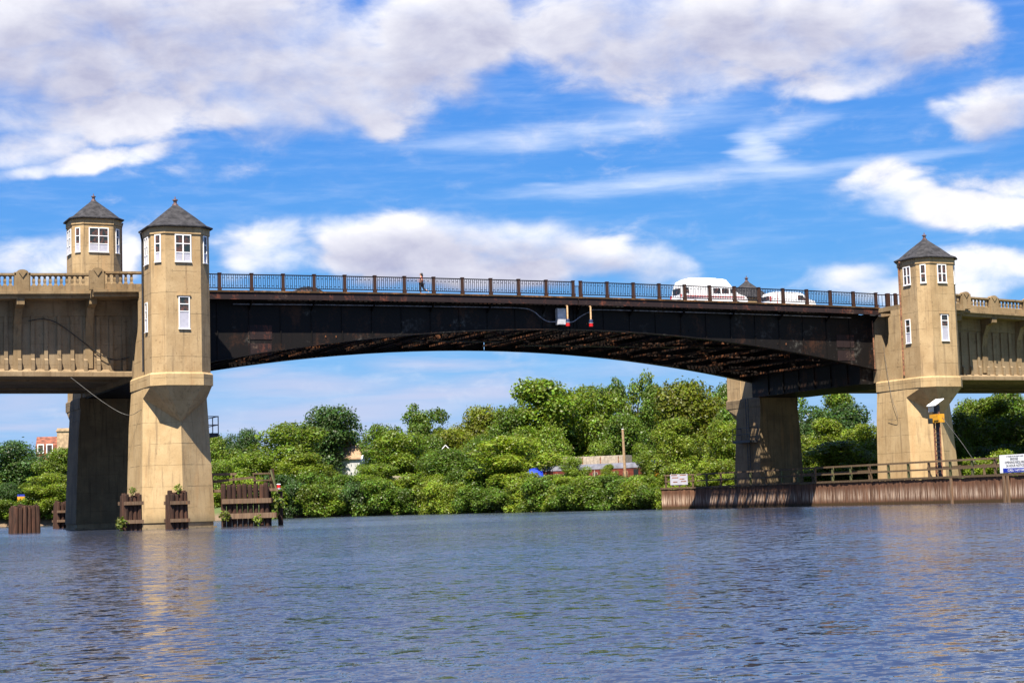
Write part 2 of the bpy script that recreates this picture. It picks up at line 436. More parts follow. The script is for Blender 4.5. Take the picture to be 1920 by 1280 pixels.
M_LEAF = leaf_mat()
LEAFCOL = [(0.086, 0.138, 0.014), (0.124, 0.176, 0.016), (0.160, 0.208, 0.018), (0.050, 0.092, 0.020), (0.128, 0.145, 0.011)]


def water_mat():
    mt, k, b = newmat('river_water')
    geo = k.n('ShaderNodeNewGeometry')
    P = geo.outputs['Position']
    b.inputs['Base Color'].default_value = (0.025, 0.031, 0.048, 1)
    b.inputs['Roughness'].default_value = 0.04
    b.inputs['IOR'].default_value = 1.333
    b.inputs['Specular IOR Level'].default_value = 0.5
    # wind ripples: surface slopes from several sizes of chop, stronger and weaker in gusts
    rz = R(25)
    gust = k.mapr(k.noise(k.mapping(P, rot=(0, 0, rz), scale=(0.35, 1, 1)), 0.09, 4, 0.6), 0.3, 0.7, 0.6, 1.25)
    acc = None
    for ang, sc, det, amp in ((rz, 0.7, 2, 0.12), (rz + 0.2, 3.4, 2, 0.34), (rz - 0.2, 6.5, 2, 0.50), (rz + 0.1, 15.0, 2, 0.46)):
        n_ = k.noise(k.mapping(P, rot=(0, 0, ang), scale=(0.72, 1.0, 1)), sc, det, 0.5, 0.3, color=True)
        v_ = k.vmath('SCALE', k.vmath('SUBTRACT', n_, (0.5, 0.5, 0.5)), scale=amp)
        acc = v_ if acc is None else k.vmath('ADD', acc, v_)
    acc = k.vmath('SCALE', acc, scale=gust)
    sx_ = k.n('ShaderNodeSeparateXYZ')
    k.l(acc, sx_.inputs[0])
    cb_ = k.n('ShaderNodeCombineXYZ')      # crests run across the river: steep along the wind, gentle across it
    lat = k.math('MULTIPLY', sx_.outputs[0], 0.42); lon = k.math('SUBTRACT', k.math('MULTIPLY', sx_.outputs[1], 1.2), 0.072)
    k.l(k.math('ADD', k.math('MULTIPLY', lat, 0.907), k.math('MULTIPLY', lon, 0.42)), cb_.inputs[0])
    k.l(k.math('ADD', k.math('MULTIPLY', lat, -0.42), k.math('MULTIPLY', lon, 0.907)), cb_.inputs[1])
    acc = cb_.outputs[0]
    nrm = k.vmath('NORMALIZE', k.vmath('ADD', acc, (0, 0, 1)))
    k.l(nrm, b.inputs['Normal'])
    return mt


M_WATER = water_mat()


def land_mat():
    mt, k, b = newmat('bank_ground')
    geo = k.n('ShaderNodeNewGeometry')
    P = geo.outputs['Position']
    sep = k.n('ShaderNodeSeparateXYZ')
    k.l(P, sep.inputs[0])
    n1 = k.noise(P, 0.6, 5, 0.65)
    gcol = k.mix(k.mapr(n1, 0.3, 0.7), (0.035, 0.06, 0.012), (0.075, 0.10, 0.025))
    lo = k.mapr(k.math('ADD', sep.outputs[2], k.math('MULTIPLY', n1, 0.8)), 0.9, 1.7)
    scol = k.mix(k.noise(P, 3, 5, 0.7), (0.07, 0.045, 0.025), (0.22, 0.15, 0.09))
    k.l(k.mix(lo, scol, gcol), b.inputs['Base Color'])
    b.inputs['Roughness'].default_value = 0.95
    return mt


M_LAND = land_mat()


# ------------------------------------------------------------------ mesh helpers
class MB:
    def __init__(s):
        s.v = []; s.f = []
    def add(s, vs, fs):
        o = len(s.v)
        s.v += [tuple(p) for p in vs]
        s.f += [tuple(i + o for i in q) for q in fs]
        return s
    def hexa(s, p):     # 8 points: bottom 4 ccw, top 4 ccw
        return s.add(p, [(3, 2, 1, 0), (4, 5, 6, 7), (0, 1, 5, 4), (1, 2, 6, 5), (2, 3, 7, 6), (3, 0, 4, 7)])
    def box(s, x0, x1, y0, y1, z0, z1):
        return s.hexa([(x0, y0, z0), (x1, y0, z0), (x1, y1, z0), (x0, y1, z0), (x0, y0, z1), (x1, y0, z1), (x1, y1, z1), (x0, y1, z1)])
    def loft(s, rings, cap=True):   # rings: lists of equal length
        n = len(rings[0]); vs = [p for r in rings for p in r]; fs = []
        for j in range(len(rings) - 1):
            for i in range(n):
                a = j * n + i; b_ = j * n + (i + 1) % n
                fs.append((a, b_, b_ + n, a + n))
        if cap:
            fs.append(tuple(range(n - 1, -1, -1)))
            fs.append(tuple(range((len(rings) - 1) * n, len(rings) * n)))
        return s.add(vs, fs)
    def prism(s, poly, z0, z1):
        return s.loft([[(x, y, z0) for x, y in poly], [(x, y, z1) for x, y in poly]])
    def prism_x(s, poly, x0, x1):   # poly in (y, z)
        return s.loft([[(x0, y, z) for y, z in poly], [(x1, y, z) for y, z in poly]])
    def prism_y(s, poly, y0, y1):   # poly in (x, z)
        return s.loft([[(x, y1, z) for x, z in poly], [(x, y0, z) for x, z in poly]])
    def bar(s, a, b, w, h=None, up=(0, 0, 1)):
        h = h or w
        a = Vector(a); b = Vector(b); d = (b - a).normalized()
        u = Vector(up)
        if abs(d.dot(u)) > 0.98:
            u = Vector((1, 0, 0))
        sx = d.cross(u).normalized() * (w / 2); sz = sx.cross(d).normalized() * (h / 2)
        return s.hexa([a - sx - sz, a + sx - sz, b + sx - sz, b - sx - sz, a - sx + sz, a + sx + sz, b + sx + sz, b - sx + sz])
    def tube(s, pts, r, n=6, r2=None):
        pts = [Vector(p) for p in pts]; rings = []
        for i, p in enumerate(pts):
            d = (pts[min(i + 1, len(pts) - 1)] - pts[max(i - 1, 0)]).normalized()
            u = Vector((0, 0, 1)) if abs(d.z) < 0.95 else Vector((1, 0, 0))
            sx = d.cross(u).normalized(); sy = sx.cross(d).normalized()
            rr = r if r2 is None else r + (r2 - r) * i / (len(pts) - 1)
            rings.append([p + (sx * math.cos(2 * math.pi * q / n) + sy * math.sin(2 * math.pi * q / n)) * rr for q in range(n)])
        return s.loft(rings)
    def lathe(s, cx, cy, prof, n=10):   # prof: (r, z)
        return s.loft([[(cx + r * math.cos(2 * math.pi * i / n), cy + r * math.sin(2 * math.pi * i / n), z) for i in range(n)] for r, z in prof])
    def build(s, name, mat, parent=None, loc=None, smooth=False, fix=False):
        me = bpy.data.meshes.new(name)
        me.from_pydata(s.v, [], s.f)
        if fix:
            bm = bmesh.new(); bm.from_mesh(me)
            bmesh.ops.recalc_face_normals(bm, faces=bm.faces)
            bm.to_mesh(me); bm.free()
        me.materials.append(mat)
        if smooth:
            me.polygons.foreach_set('use_smooth', [True] * len(me.polygons))
        me.update()
        return place(name, me, parent, loc)


def place(name, me, parent=None, loc=None, rot=None, scale=None):
    o = bpy.data.objects.new(name, me)
    COL.objects.link(o)
    if parent is not None:
        o.parent = parent
    if loc is not None:
        o.location = loc
    if rot is not None:
        o.rotation_euler = rot
    if scale is not None:
        o.scale = scale
    return o


def tag(o, label=None, cat=None, group=None, kind=None):
    if label: o['label'] = label
    if cat: o['category'] = cat
    if group: o['group'] = group
    if kind: o['kind'] = kind
    return o


def thing(name, label, cat, loc=(0, 0, 0), rz=0.0, group=None):
    o = bpy.data.objects.new(name, None)
    o.empty_display_size = 0.5
    COL.objects.link(o)
    o.location = loc
    o.rotation_euler = (0, 0, rz)
    return tag(o, label, cat, group)


def copy_tree(o, parent=None):
    c = o.copy()
    COL.objects.link(c)
    if parent is not None:
        c.parent = parent
    for ch in list(o.children):
        copy_tree(ch, c)
    return c


def octo(ap, a, cx=0, cy=0):
    """octagon with apothem ap and front side width a"""
    h = a / 2
    return [(cx + x, cy + y) for x, y in ((-h, -ap), (h, -ap), (ap, -h), (ap, h), (h, ap), (-h, ap), (-ap, h), (-ap, -h))]


LX, WY = 67.30, 29.146         # tower spacing along and across the bridge
MIDX = LX / 2


def railtop(x):
    return 19.016 + 0.29 * (1 - ((x - MIDX) / MIDX) ** 2)


# ------------------------------------------------------------------ setting: water, ground
WZ = 0.05
mb = MB()
mb.add([(-4000, -4000, WZ), (4000, -4000, WZ), (4000, 4000, WZ), (-4000, 4000, WZ)], [(0, 1, 2, 3)])
tag(mb.build('river_water', M_WATER), kind='structure')
BANK = [(-4000, 700), (-250, 170), (-60, 132), (0, 120.4), (6.8, 119.5), (14, 116.1), (25.5, 113), (41.3, 107.8), (50, 103.8), (57.7, 95.7), (60.2, 73.5), (61.7, 56.2), (62.5, 41.4), (62.5, 33), (62.5, -60), (90, -220), (900, -4000)]


def bank_d(x, y):
    x = np.asarray(x, float); y = np.asarray(y, float)
    best = np.full(x.shape, 1e9); sg = np.ones(x.shape)
    for (x0, y0), (x1, y1) in zip(BANK[:-1], BANK[1:]):
        dx, dy = x1 - x0, y1 - y0
        tt = np.clip(((x - x0) * dx + (y - y0) * dy) / (dx * dx + dy * dy), 0, 1)
        dd = np.hypot(x - (x0 + tt * dx), y - (y0 + tt * dy))
        cr = dx * (y - y0) - dy * (x - x0)
        u = dd < best - 1e-9
        best = np.where(u, dd, best); sg = np.where(u, np.sign(cr), sg)
    return best * sg


def ground_z(x, y):
    d = bank_d(x, y)
    z = np.where(d < 0, np.maximum(-2.5, -0.35 + 0.4 * d), np.minimum(2.05, -0.35 + 0.85 * d))
    z = z + np.clip((d - 30) * 0.03, 0, 7)
    x = np.asarray(x, float); y = np.asarray(y, float)
    return z + np.where(d > 3, 0.25 * np.sin(x * 0.31) * np.cos(y * 0.27), 0)


def terrain():
    def axis(lo, hi, st):
        mid = list(np.arange(lo, hi, st)); a = []; b_ = []
        s = st; q = lo
        while q > -4000:
            s *= 1.35; q -= s; a.append(q)
        s = st; q = hi
        while q < 4000:
            b_.append(q); s *= 1.35; q += s
        b_.append(q)
        return np.array(a[::-1] + mid + b_)
    xs = axis(-40, 150, 1.6); ys = axis(-60, 200, 1.6)
    X, Y = np.meshgrid(xs, ys)
    Z = ground_z(X, Y)
    nx, ny = len(xs), len(ys)
    me = bpy.data.meshes.new('riverbank_ground')
    V = np.stack([X.ravel(), Y.ravel(), Z.ravel()], 1)
    I = np.arange(nx * ny).reshape(ny, nx)
    F = np.stack([I[:-1, :-1].ravel(), I[:-1, 1:].ravel(), I[1:, 1:].ravel(), I[1:, :-1].ravel()], 1)
    me.from_pydata(V.tolist(), [], F.tolist())
    me.materials.append(M_LAND)
    me.polygons.foreach_set('use_smooth', [True] * len(me.polygons))
    return tag(place('riverbank_ground', me), kind='structure')


terrain()

# ------------------------------------------------------------------ bridge piers and towers
PIER_TOP, PIER_BOT = 9.65, 0.5


def pier_poly(f, back, grow=0.0):
    """f 0 at the waterline .. 1 at the top"""
    hw = 2.66 + (2.33 - 2.66) * f + grow
    ny = -1.45 + (-0.78 + 1.45) * f - grow
    yc = 0.0 + 0.69 * f - grow * 0.5
    return [(0, ny), (hw, yc), (hw, back + grow), (-hw, back + grow), (-hw, yc)]


def make_pier(label):
    t = thing('bridge_pier', label, 'bridge pier', (0, 0, 0), 0, 'concrete piers under the bridge towers')
    back = 5.0
    b = MB()
    r0 = [(x, y, PIER_BOT) for x, y in pier_poly(0.05, back)]
    fz = lambda z: (z / PIER_TOP)
    r1 = [(x, y, 7.55) for x, y in pier_poly(fz(7.55), back)]
    b.loft([r0, r1], cap=False)
    # corbel: octagon above, cutwater nose below
    p1 = pier_poly(fz(7.55), back); p2 = pier_poly(1.0, back)
    tip = (p1[0][0], p1[0][1], 7.55)
    h, ap = 1.30, 2.20
    A2, A, B, B2 = (-ap, -h, 10.12), (-h, -ap, 10.12), (h, -ap, 10.12), (ap, -h, 10.12)
    CL, CR = (p2[4][0], p2[4][1], 9.35), (p2[1][0], p2[1][1], 9.35)
    cl0, cr0 = (p1[4][0], p1[4][1], 7.55), (p1[1][0], p1[1][1], 7.55)
    bl0, br0 = (p1[3][0], p1[3][1], 7.55), (p1[2][0], p1[2][1], 7.55)
    BL, BR = (-2.2, back, 10.12), (2.2, back, 10.12)
    TL, TR = (-2.24, p2[4][1], 10.12), (2.24, p2[1][1], 10.12)
    V = [tip, A2, A, B, B2, CL, CR, cl0, cr0, bl0, br0, BL, BR, TL, TR]
    F = [(0, 3, 2), (0, 2, 1), (0, 4, 3), (0, 1, 5), (0, 6, 4), (0, 5, 7), (0, 8, 6),
         (5, 1, 13), (6, 14, 4), (7, 5, 13, 11, 9), (8, 10, 12, 14, 6), (9, 11, 12, 10), (1, 2, 3, 4, 14, 12, 11, 13)]
    b.add(V, F)
    b.build('pier_shaft', M_PIER, t, fix=True)
    c = MB()
    o = octo(2.27, 2.68)
    belt = [(-1.34, -2.27), (1.34, -2.27), (2.27, -1.34), (2.27, 5.02), (-2.27, 5.02), (-2.27, -1.34)]
    c.prism(belt, 10.12, 10.92)
    ins = [(x * 0.955, -2.27 + (y + 2.27) * 1.0 + (0.09 if y < 4 else -0.02)) for x, y in belt]
    c.loft([[(x, y, 10.92) for x, y in belt], [(x, y, 11.05) for x, y in ins]])
    c.build('belt_course', M_PIER, t)
    f = MB()
    fp = pier_poly(0.0, back, 0.10); fq = pier_poly(0.0, back, -0.12)
    f.loft([[(x, y, -2.5) for x, y in fp], [(x, y, 0.16) for x, y in fp]])
    f.loft([[(x, y, 0.16) for x, y in fq], [(x, y, 0.5) for x, y in fq]])
    f.build('footing', M_FOOT, t)
    return t


def window(parent, ang, dist, off, z0, z1, w, cols, low=0.0, name='window', rows=2):
    """white window on the tower face whose outward normal has plan angle ang (0 = front)"""
    e = MB(); pn = MB(); pl = MB()
    hw = w / 2; fr = 0.075; th = 0.06
    def P(x, y, z):
        c, s_ = math.cos(ang), math.sin(ang)
        yy = -dist - y
        X = (off + x); 
        return (X * c - yy * s_, X * s_ + yy * c, z)
    def bx(mb_, x0, x1, d0, d1, za, zb):
        mb_.hexa([P(x0, d1, za), P(x1, d1, za), P(x1, d0, za), P(x0, d0, za), P(x0, d1, zb), P(x1, d1, zb), P(x1, d0, zb), P(x0, d0, zb)])
    zl = z0 + (z1 - z0) * low
    bx(e, -hw, -hw + fr, -0.02, th, z0, z1); bx(e, hw - fr, hw, -0.02, th, z0, z1)
    bx(e, -hw + fr, hw - fr, -0.02, th, z1 - fr, z1); bx(e, -hw - 0.03, hw + 0.03, -0.02, th + 0.05, z0 - 0.06, z0)
    bx(e, -hw + fr, hw - fr, -0.02, th, zl, zl + fr * 0.8)
    for c_ in range(1, cols):
        x = -hw + w * c_ / cols
        bx(e, x - fr * 0.55, x + fr * 0.55, -0.02, th + 0.01, z0, z1 - fr)
    zm = (zl + z1) / 2
    bx(e, -hw + fr, hw - fr, -0.02, th * 0.8, zm - 0.03, zm + 0.03)
    f = e.build(name, M_WHITE, parent)
    for c_ in range(cols):
        xa = -hw + w * c_ / cols + fr * 0.8; xb = -hw + w * (c_ + 1) / cols - fr * 0.8
        for (a_, b_) in ((zl + fr * 0.8, zm - 0.03), (zm + 0.03, z1 - fr)):
            q = MB(); bx(q, xa, xb, -0.01, 0.015, a_, b_); q.build('pane', M_GLASS, f)
        if low > 0:
            q = MB(); bx(q, xa + 0.015, xb - 0.015, -0.01, 0.03, z0, zl); q.build('panel', M_PANEL, f)
    return f


def make_tower(label, dz=0.0, lower=True, low=0.32, uz=(18.92, 20.87), fw_=1.18):
    t = thing('bridge_tower', label, 'tower', (0, 0, 0), 0, 'octagonal bridge towers')
    AP, A = 2.11, 2.54
    zt = 21.42 + dz
    b = MB()
    b.prism(octo(AP, A), 11.05, zt - 0.5)
    b.build('shaft', M_CON, t)
    c = MB()
    c.prism(octo(AP + 0.07, A + 0.05), zt - 0.5, zt)
    c.build('eave_band', M_CON, t)
    r = MB()
    rings = []
    for ap, z in ((2.34, zt - 0.02), (2.38, zt + 0.02), (2.38, zt + 0.10), (1.98, zt + 0.30), (1.25, zt + 0.98), (0.16, zt + 1.92)):
        rings.append([(x, y, z) for x, y in octo(ap, ap * 1.205)])
    r.loft(rings)
    r.build('roof', M_ROOF, t)
    fn = MB()
    fn.lathe(0, 0, [(0.24, zt + 1.83), (0.22, zt + 1.98), (0.13, zt + 2.0), (0.13, zt + 2.22), (0.20, zt + 2.24), (0.20, zt + 2.32), (0.05, zt + 2.36), (0.03, zt + 2.55)], 8)
    fn.build('finial', M_COPPER, t)
    a0, a1 = uz
    for an in (0, math.pi / 2, -math.pi / 2):
        window(t, an, AP, 0.0, a0 + dz, a1 + dz, fw_, 2, low)
    dchf = (A / 2 + AP) / math.sqrt(2)
    for an in (math.pi / 4, -math.pi / 4):
        window(t, an, dchf, 0.0, a0 + dz, a1 + dz, 0.50, 1, low)
    if lower:
        window(t, 0, AP, 0.03, 14.14, 16.44, 0.80, 1, 0.52)
        window(t, -math.pi / 2, AP, -0.2, 14.1, 16.2, 0.7, 1, 0.42)
        hd = MB(); hd.box(-0.5, 0.52, -AP - 0.10, -AP + 0.02, 16.47, 16.56); hd.build('lintel', M_CON, t)
    # downpipe at the back left corner
    dp = MB()
    dp.tube([(-AP - 0.30, 0.6, zt - 0.1), (-AP - 0.1, 0.95, zt - 0.6), (-AP - 0.1, 1.0, 14), (-AP - 0.1, 1.0, 11.3)], 0.075, 6)
    dp.build('downpipe', M_PIPE, t)
    # wing wall carrying the pavement behind the tower
    w = MB()
    poly = [(1.4, 11.05), (4.7, 11.05), (4.25, 12.6), (3.75, 13.7), (3.2, 14.4), (3.0, 15.2), (3.0, 16.6), (2.6, 16.85), (2.6, 17.25), (1.4, 17.25)]
    w.prism_x(poly, -AP + 0.01, AP - 0.01)
    w.build('wing_wall', M_CON, t, fix=True)
    w = MB(); w.box(-AP + 0.02, AP - 0.02, 1.45, 5.0, 17.26, 17.66); w.build('pavement_slab', M_BAL, t)
    return t


p_nl = make_pier('near left concrete pier with a pointed cutwater, standing in open water')
p_nr = copy_tree(p_nl); p_nr.location = (LX, 0, 0)
p_nr['label'] = 'near right concrete pier behind the timber bulkhead with the beacon pole in front'
p_fl = copy_tree(p_nl); p_fl.location = (0, WY, 0); p_fl.rotation_euler = (0, 0, math.pi)
p_fl['label'] = 'far left concrete pier in deep shade behind the near left pier'
p_fr = copy_tree(p_nl); p_fr.location = (LX, WY, 0); p_fr.rotation_euler = (0, 0, math.pi)
p_fr['label'] = 'far right concrete pier seen under the steel arch with small steel cage on its side'

for t in (p_fl, p_fr):      # the far pair is darker: dirt and the deck's deep shade in one colour
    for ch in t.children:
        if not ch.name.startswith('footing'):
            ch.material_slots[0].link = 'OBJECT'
            ch.material_slots[0].material = M_DIRT_SHADE

t_nl = make_tower('buff concrete octagonal tower at the near left end of the steel span, nearest')
t_nr = make_tower('buff concrete tower at the right end of the steel span, with downpipe on its left', low=0.0, uz=(19.22, 20.84), fw_=0.98)
t_nr.location = (LX, 0, 0)
t_fl = make_tower('taller concrete tower rising behind the left stone balustrade with white double window', dz=5.35, lower=False, low=0.32, uz=(18.5, 20.62), fw_=1.70)
t_fl.location = (0, WY, 0)
t_fr = make_tower('far right tower of which only the dark pointed roof shows behind the white camper van', lower=False)
t_fr.location = (LX, WY, 0)
for ch in t_nl.children:
    if ch.name.startswith('downpipe'):
        ch.data.materials[0] = M_DARKBAND
for t in (t_fl, t_fr):
    for ch in t.children:
        if ch.name.startswith(('wing_wall', 'downpipe', 'pavement_slab')):
            ch.rotation_euler = (0, 0, math.pi)

# ------------------------------------------------------------------ approach spans
FY = 5.75       # face of the approach girders


def approach_top(x, side):
    return 18.84 + 0.028 * (x + 2) if side < 0 else 18.98 - 0.034 * (x - 73.5)


baluster_mesh = None


def make_approach(side, label):
    global baluster_mesh
    t = thing('approach_span', label, 'bridge span', (0, 0, 0), 0, 'concrete approach spans')
    if side < 0:
        X = lambda s_: -2.12 - s_
        peds = [2.9, 8.05, 13.2, 18.35, 23.5, 28.6]; bulge = 3.25; LEN = 36.0
    else:
        X = lambda s_: 69.42 + s_
        peds = [4.6, 8.7, 12.8, 16.9, 21.0, 25.1]; bulge = 4.3; LEN = 42.0
    yb, yn = 2.95, 3.95     # balustrade line at the bulge and beyond
    zt = lambda s_: approach_top(X(s_), side)
    def seg(mbx, s0, s1, y0, y1, d0, d1):
        xs = sorted((X(s0), X(s1)))
        za = [approach_top(x, side) for x in xs]
        mbx.hexa([(xs[0], y0, za[0] + d0), (xs[1], y0, za[1] + d0), (xs[1], y1, za[1] + d0), (xs[0], y1, za[0] + d0),
                  (xs[0], y0, za[0] + d1), (xs[1], y0, za[1] + d1), (xs[1], y1, za[1] + d1), (xs[0], y1, za[0] + d1)])
    # cornice and pavement slab
    c = MB()
    S0 = -3.6 if side < 0 else -1.2
    for s0, s1, y in ((S0, bulge, yb), (bulge, LEN, yn)):
        seg(c, s0, s1, y - 0.18, 8.0, -1.52, -1.33)
        seg(c, s0, s1, y - 0.06, 8.0, -1.62, -1.52)
        seg(c, s0, s1, y + 0.06, 8.0, -1.83, -1.62)
    c.build('cornice', M_BAL, t)
    d = MB()
    seg(d, S0, LEN, 8.0, WY - 8.0, -1.9, -1.42)
    seg(d, S0, LEN, WY - 8.0, WY - 3.9, -1.83, -1.33)
    d.build('roadway', M_ASPH, t)
    # balustrade
    rl = MB(); pl = MB()
    for s0, s1, y in ((S0, bulge, yb), (bulge, LEN, yn)):
        seg(rl, s0, s1, y - 0.03, y + 0.37, -0.15, 0.0)
        seg(rl, s0, s1, y + 0.03, y + 0.31, -0.20, -0.15)
        seg(pl, s0, s1, y - 0.02, y + 0.36, -1.33, -0.92)
    rl.build('handrail', M_BAL, t); pl.build('plinth', M_BAL, t)
    if baluster_mesh is None:
        q = MB()
        q.loft([[(x * r, y * r * 0.9, z) for x, y in ((-.5, -.5), (.5, -.5), (.5, .5), (-.5, .5))] for r, z in ((0.25, -0.92), (0.25, -0.84), (0.15, -0.78), (0.21, -0.55), (0.14, -0.32), (0.14, -0.28), (0.30, -0.20))])
        o = q.build('baluster', M_BAL, t)
        baluster_mesh = o.data
        first = o
    else:
        first = place('baluster', baluster_mesh, t)
    cnt = 0
    edges = [0.15] + peds
    for a, b_ in zip(edges[:-1], edges[1:]):
        a2 = a + (0.62 if a > 0.2 else 0.05); b2 = b_ - 0.62
        n = max(2, int(round((b2 - a2) / 0.40)))
        for i in range(n):
            s_ = a2 + (b2 - a2) * (i + 0.5) / n
            y = (yb if s_ < bulge else yn) + 0.17
            o = first if cnt == 0 else place('baluster', baluster_mesh, t)
            o.location = (X(s_), y, zt(s_)); cnt += 1
    for s_ in peds:
        q = MB()
        x = X(s_); y = (yb if s_ < bulge + 0.4 else yn); z = zt(s_)
        q.box(x - 0.46, x + 0.46, y - 0.08, y + 0.44, z - 1.33, z + 0.02)
        q.box(x - 0.56, x - 0.46, y - 0.03, y + 0.40, z - 1.33, z + 0.06)
        q.box(x + 0.46, x + 0.56, y - 0.03, y + 0.40, z - 1.33, z + 0.06)
        ar = [(x + 0.42 * math.cos(a_), z + 0.02 + 0.24 * math.sin(a_)) for a_ in np.linspace(0, math.pi, 9)]
        q.prism_y(ar, y - 0.08, y + 0.40)
        hs = [(x - 0.2, z - 0.05), (x, z - 0.34), (x + 0.2, z - 0.05), (x + 0.28, z + 0.06), (x - 0.28, z + 0.06)]
        q.prism_y(hs, y - 0.15, y - 0.07)
        q.build('pedestal', M_BAL, t, fix=True)
    # girder wall with ribs and bottom ledge
    w = MB()
    xs = sorted((X(-3.4 if side < 0 else -0.6), X(LEN)))
    zu = 11.3
    w.hexa([(xs[0], FY, zu), (xs[1], FY, zu), (xs[1], FY + 0.7, zu), (xs[0], FY + 0.7, zu),
            (xs[0], FY, approach_top(xs[0], side) - 1.84), (xs[1], FY, approach_top(xs[1], side) - 1.84), (xs[1], FY + 0.7, approach_top(xs[1], side) - 1.84), (xs[0], FY + 0.7, approach_top(xs[0], side) - 1.84)])
    w.build('girder_wall', M_GREY, t)
    tb = MB(); seg(tb, -0.4, LEN, FY - 0.10, FY, -2.95, -1.84); tb.build('upper_band', M_GREY, t)
    lg = MB()
    lg.prism_x([(FY - 0.001, 11.3), (FY - 0.48, 11.3), (FY - 0.48, 11.62), (FY - 0.001, 11.86)], *xs)
    lg.build('bottom_ledge', M_GREY, t, fix=True)
    rib = MB()
    rib.prism_x([(0, 11.86), (-0.30, 11.74), (-0.30, 12.5), (-0.13, 12.62), (-0.13, 15.75), (0, 15.75)], -0.13, 0.13)
    ro = rib.build('rib', M_GREY, t, fix=True)
    n = int(LEN / 0.945)
    for i in range(n):
        o = ro if i == 0 else place('rib', ro.data, t)
        o.location = (X(0.45 + i * 0.945), FY, 0)
    br = MB()
    br.prism_x([(0.0, 0.0), (-1.75, 0.0), (-1.75, -0.42), (-1.45, -0.50), (-0.9, -0.62), (-0.35, -1.7), (-0.16, -2.6), (-0.16, -5.0), (0.0, -5.0)], -0.27, 0.27)
    bo = br.build('bracket', M_BAL, t, fix=True)
    for i, s_ in enumerate(peds):
        o = bo if i == 0 else place('bracket', bo.data, t)
        z = zt(s_) - 1.835
        o.location = (X(s_ + (0.12 if side < 0 else 0.0)), FY, z)
    # underside: inner girders and far girder
    for yg in (WY / 2 - 4.5, WY / 2 + 4.5, WY - FY - 0.7):
        g = MB()
        g.box(xs[0], xs[1], yg, yg + 0.7, 11.3, 16.8)
        g.build('inner_girder', M_GREY, t)
    sf = MB(); sf.box(xs[0], xs[1], FY + 0.71, WY - FY - 0.71, 11.42, 11.6); sf.build('soffit', M_GREY, t)
    cross = MB()
    cx0 = -2.05 if side < 0 else LX - 2.05
    cross.box(cx0, cx0 + 4.1, 5.05, WY - 5.05, 11.0, 17.0)
    cross.build('cross_wall', M_GREY, t)
    return t


make_approach(-1, 'ribbed concrete approach span with stone balustrade left of the steel span')
make_approach(1, 'ribbed concrete approach span with stone balustrade right of the steel span')

# ------------------------------------------------------------------ steel bascule leaves
GY0, GY1 = 5.39, 23.76


def gbot(x):
    d = abs(x - 33.9)
    return 15.38 - 0.00345 * d ** 1.98


panel_mesh = post_mesh = None


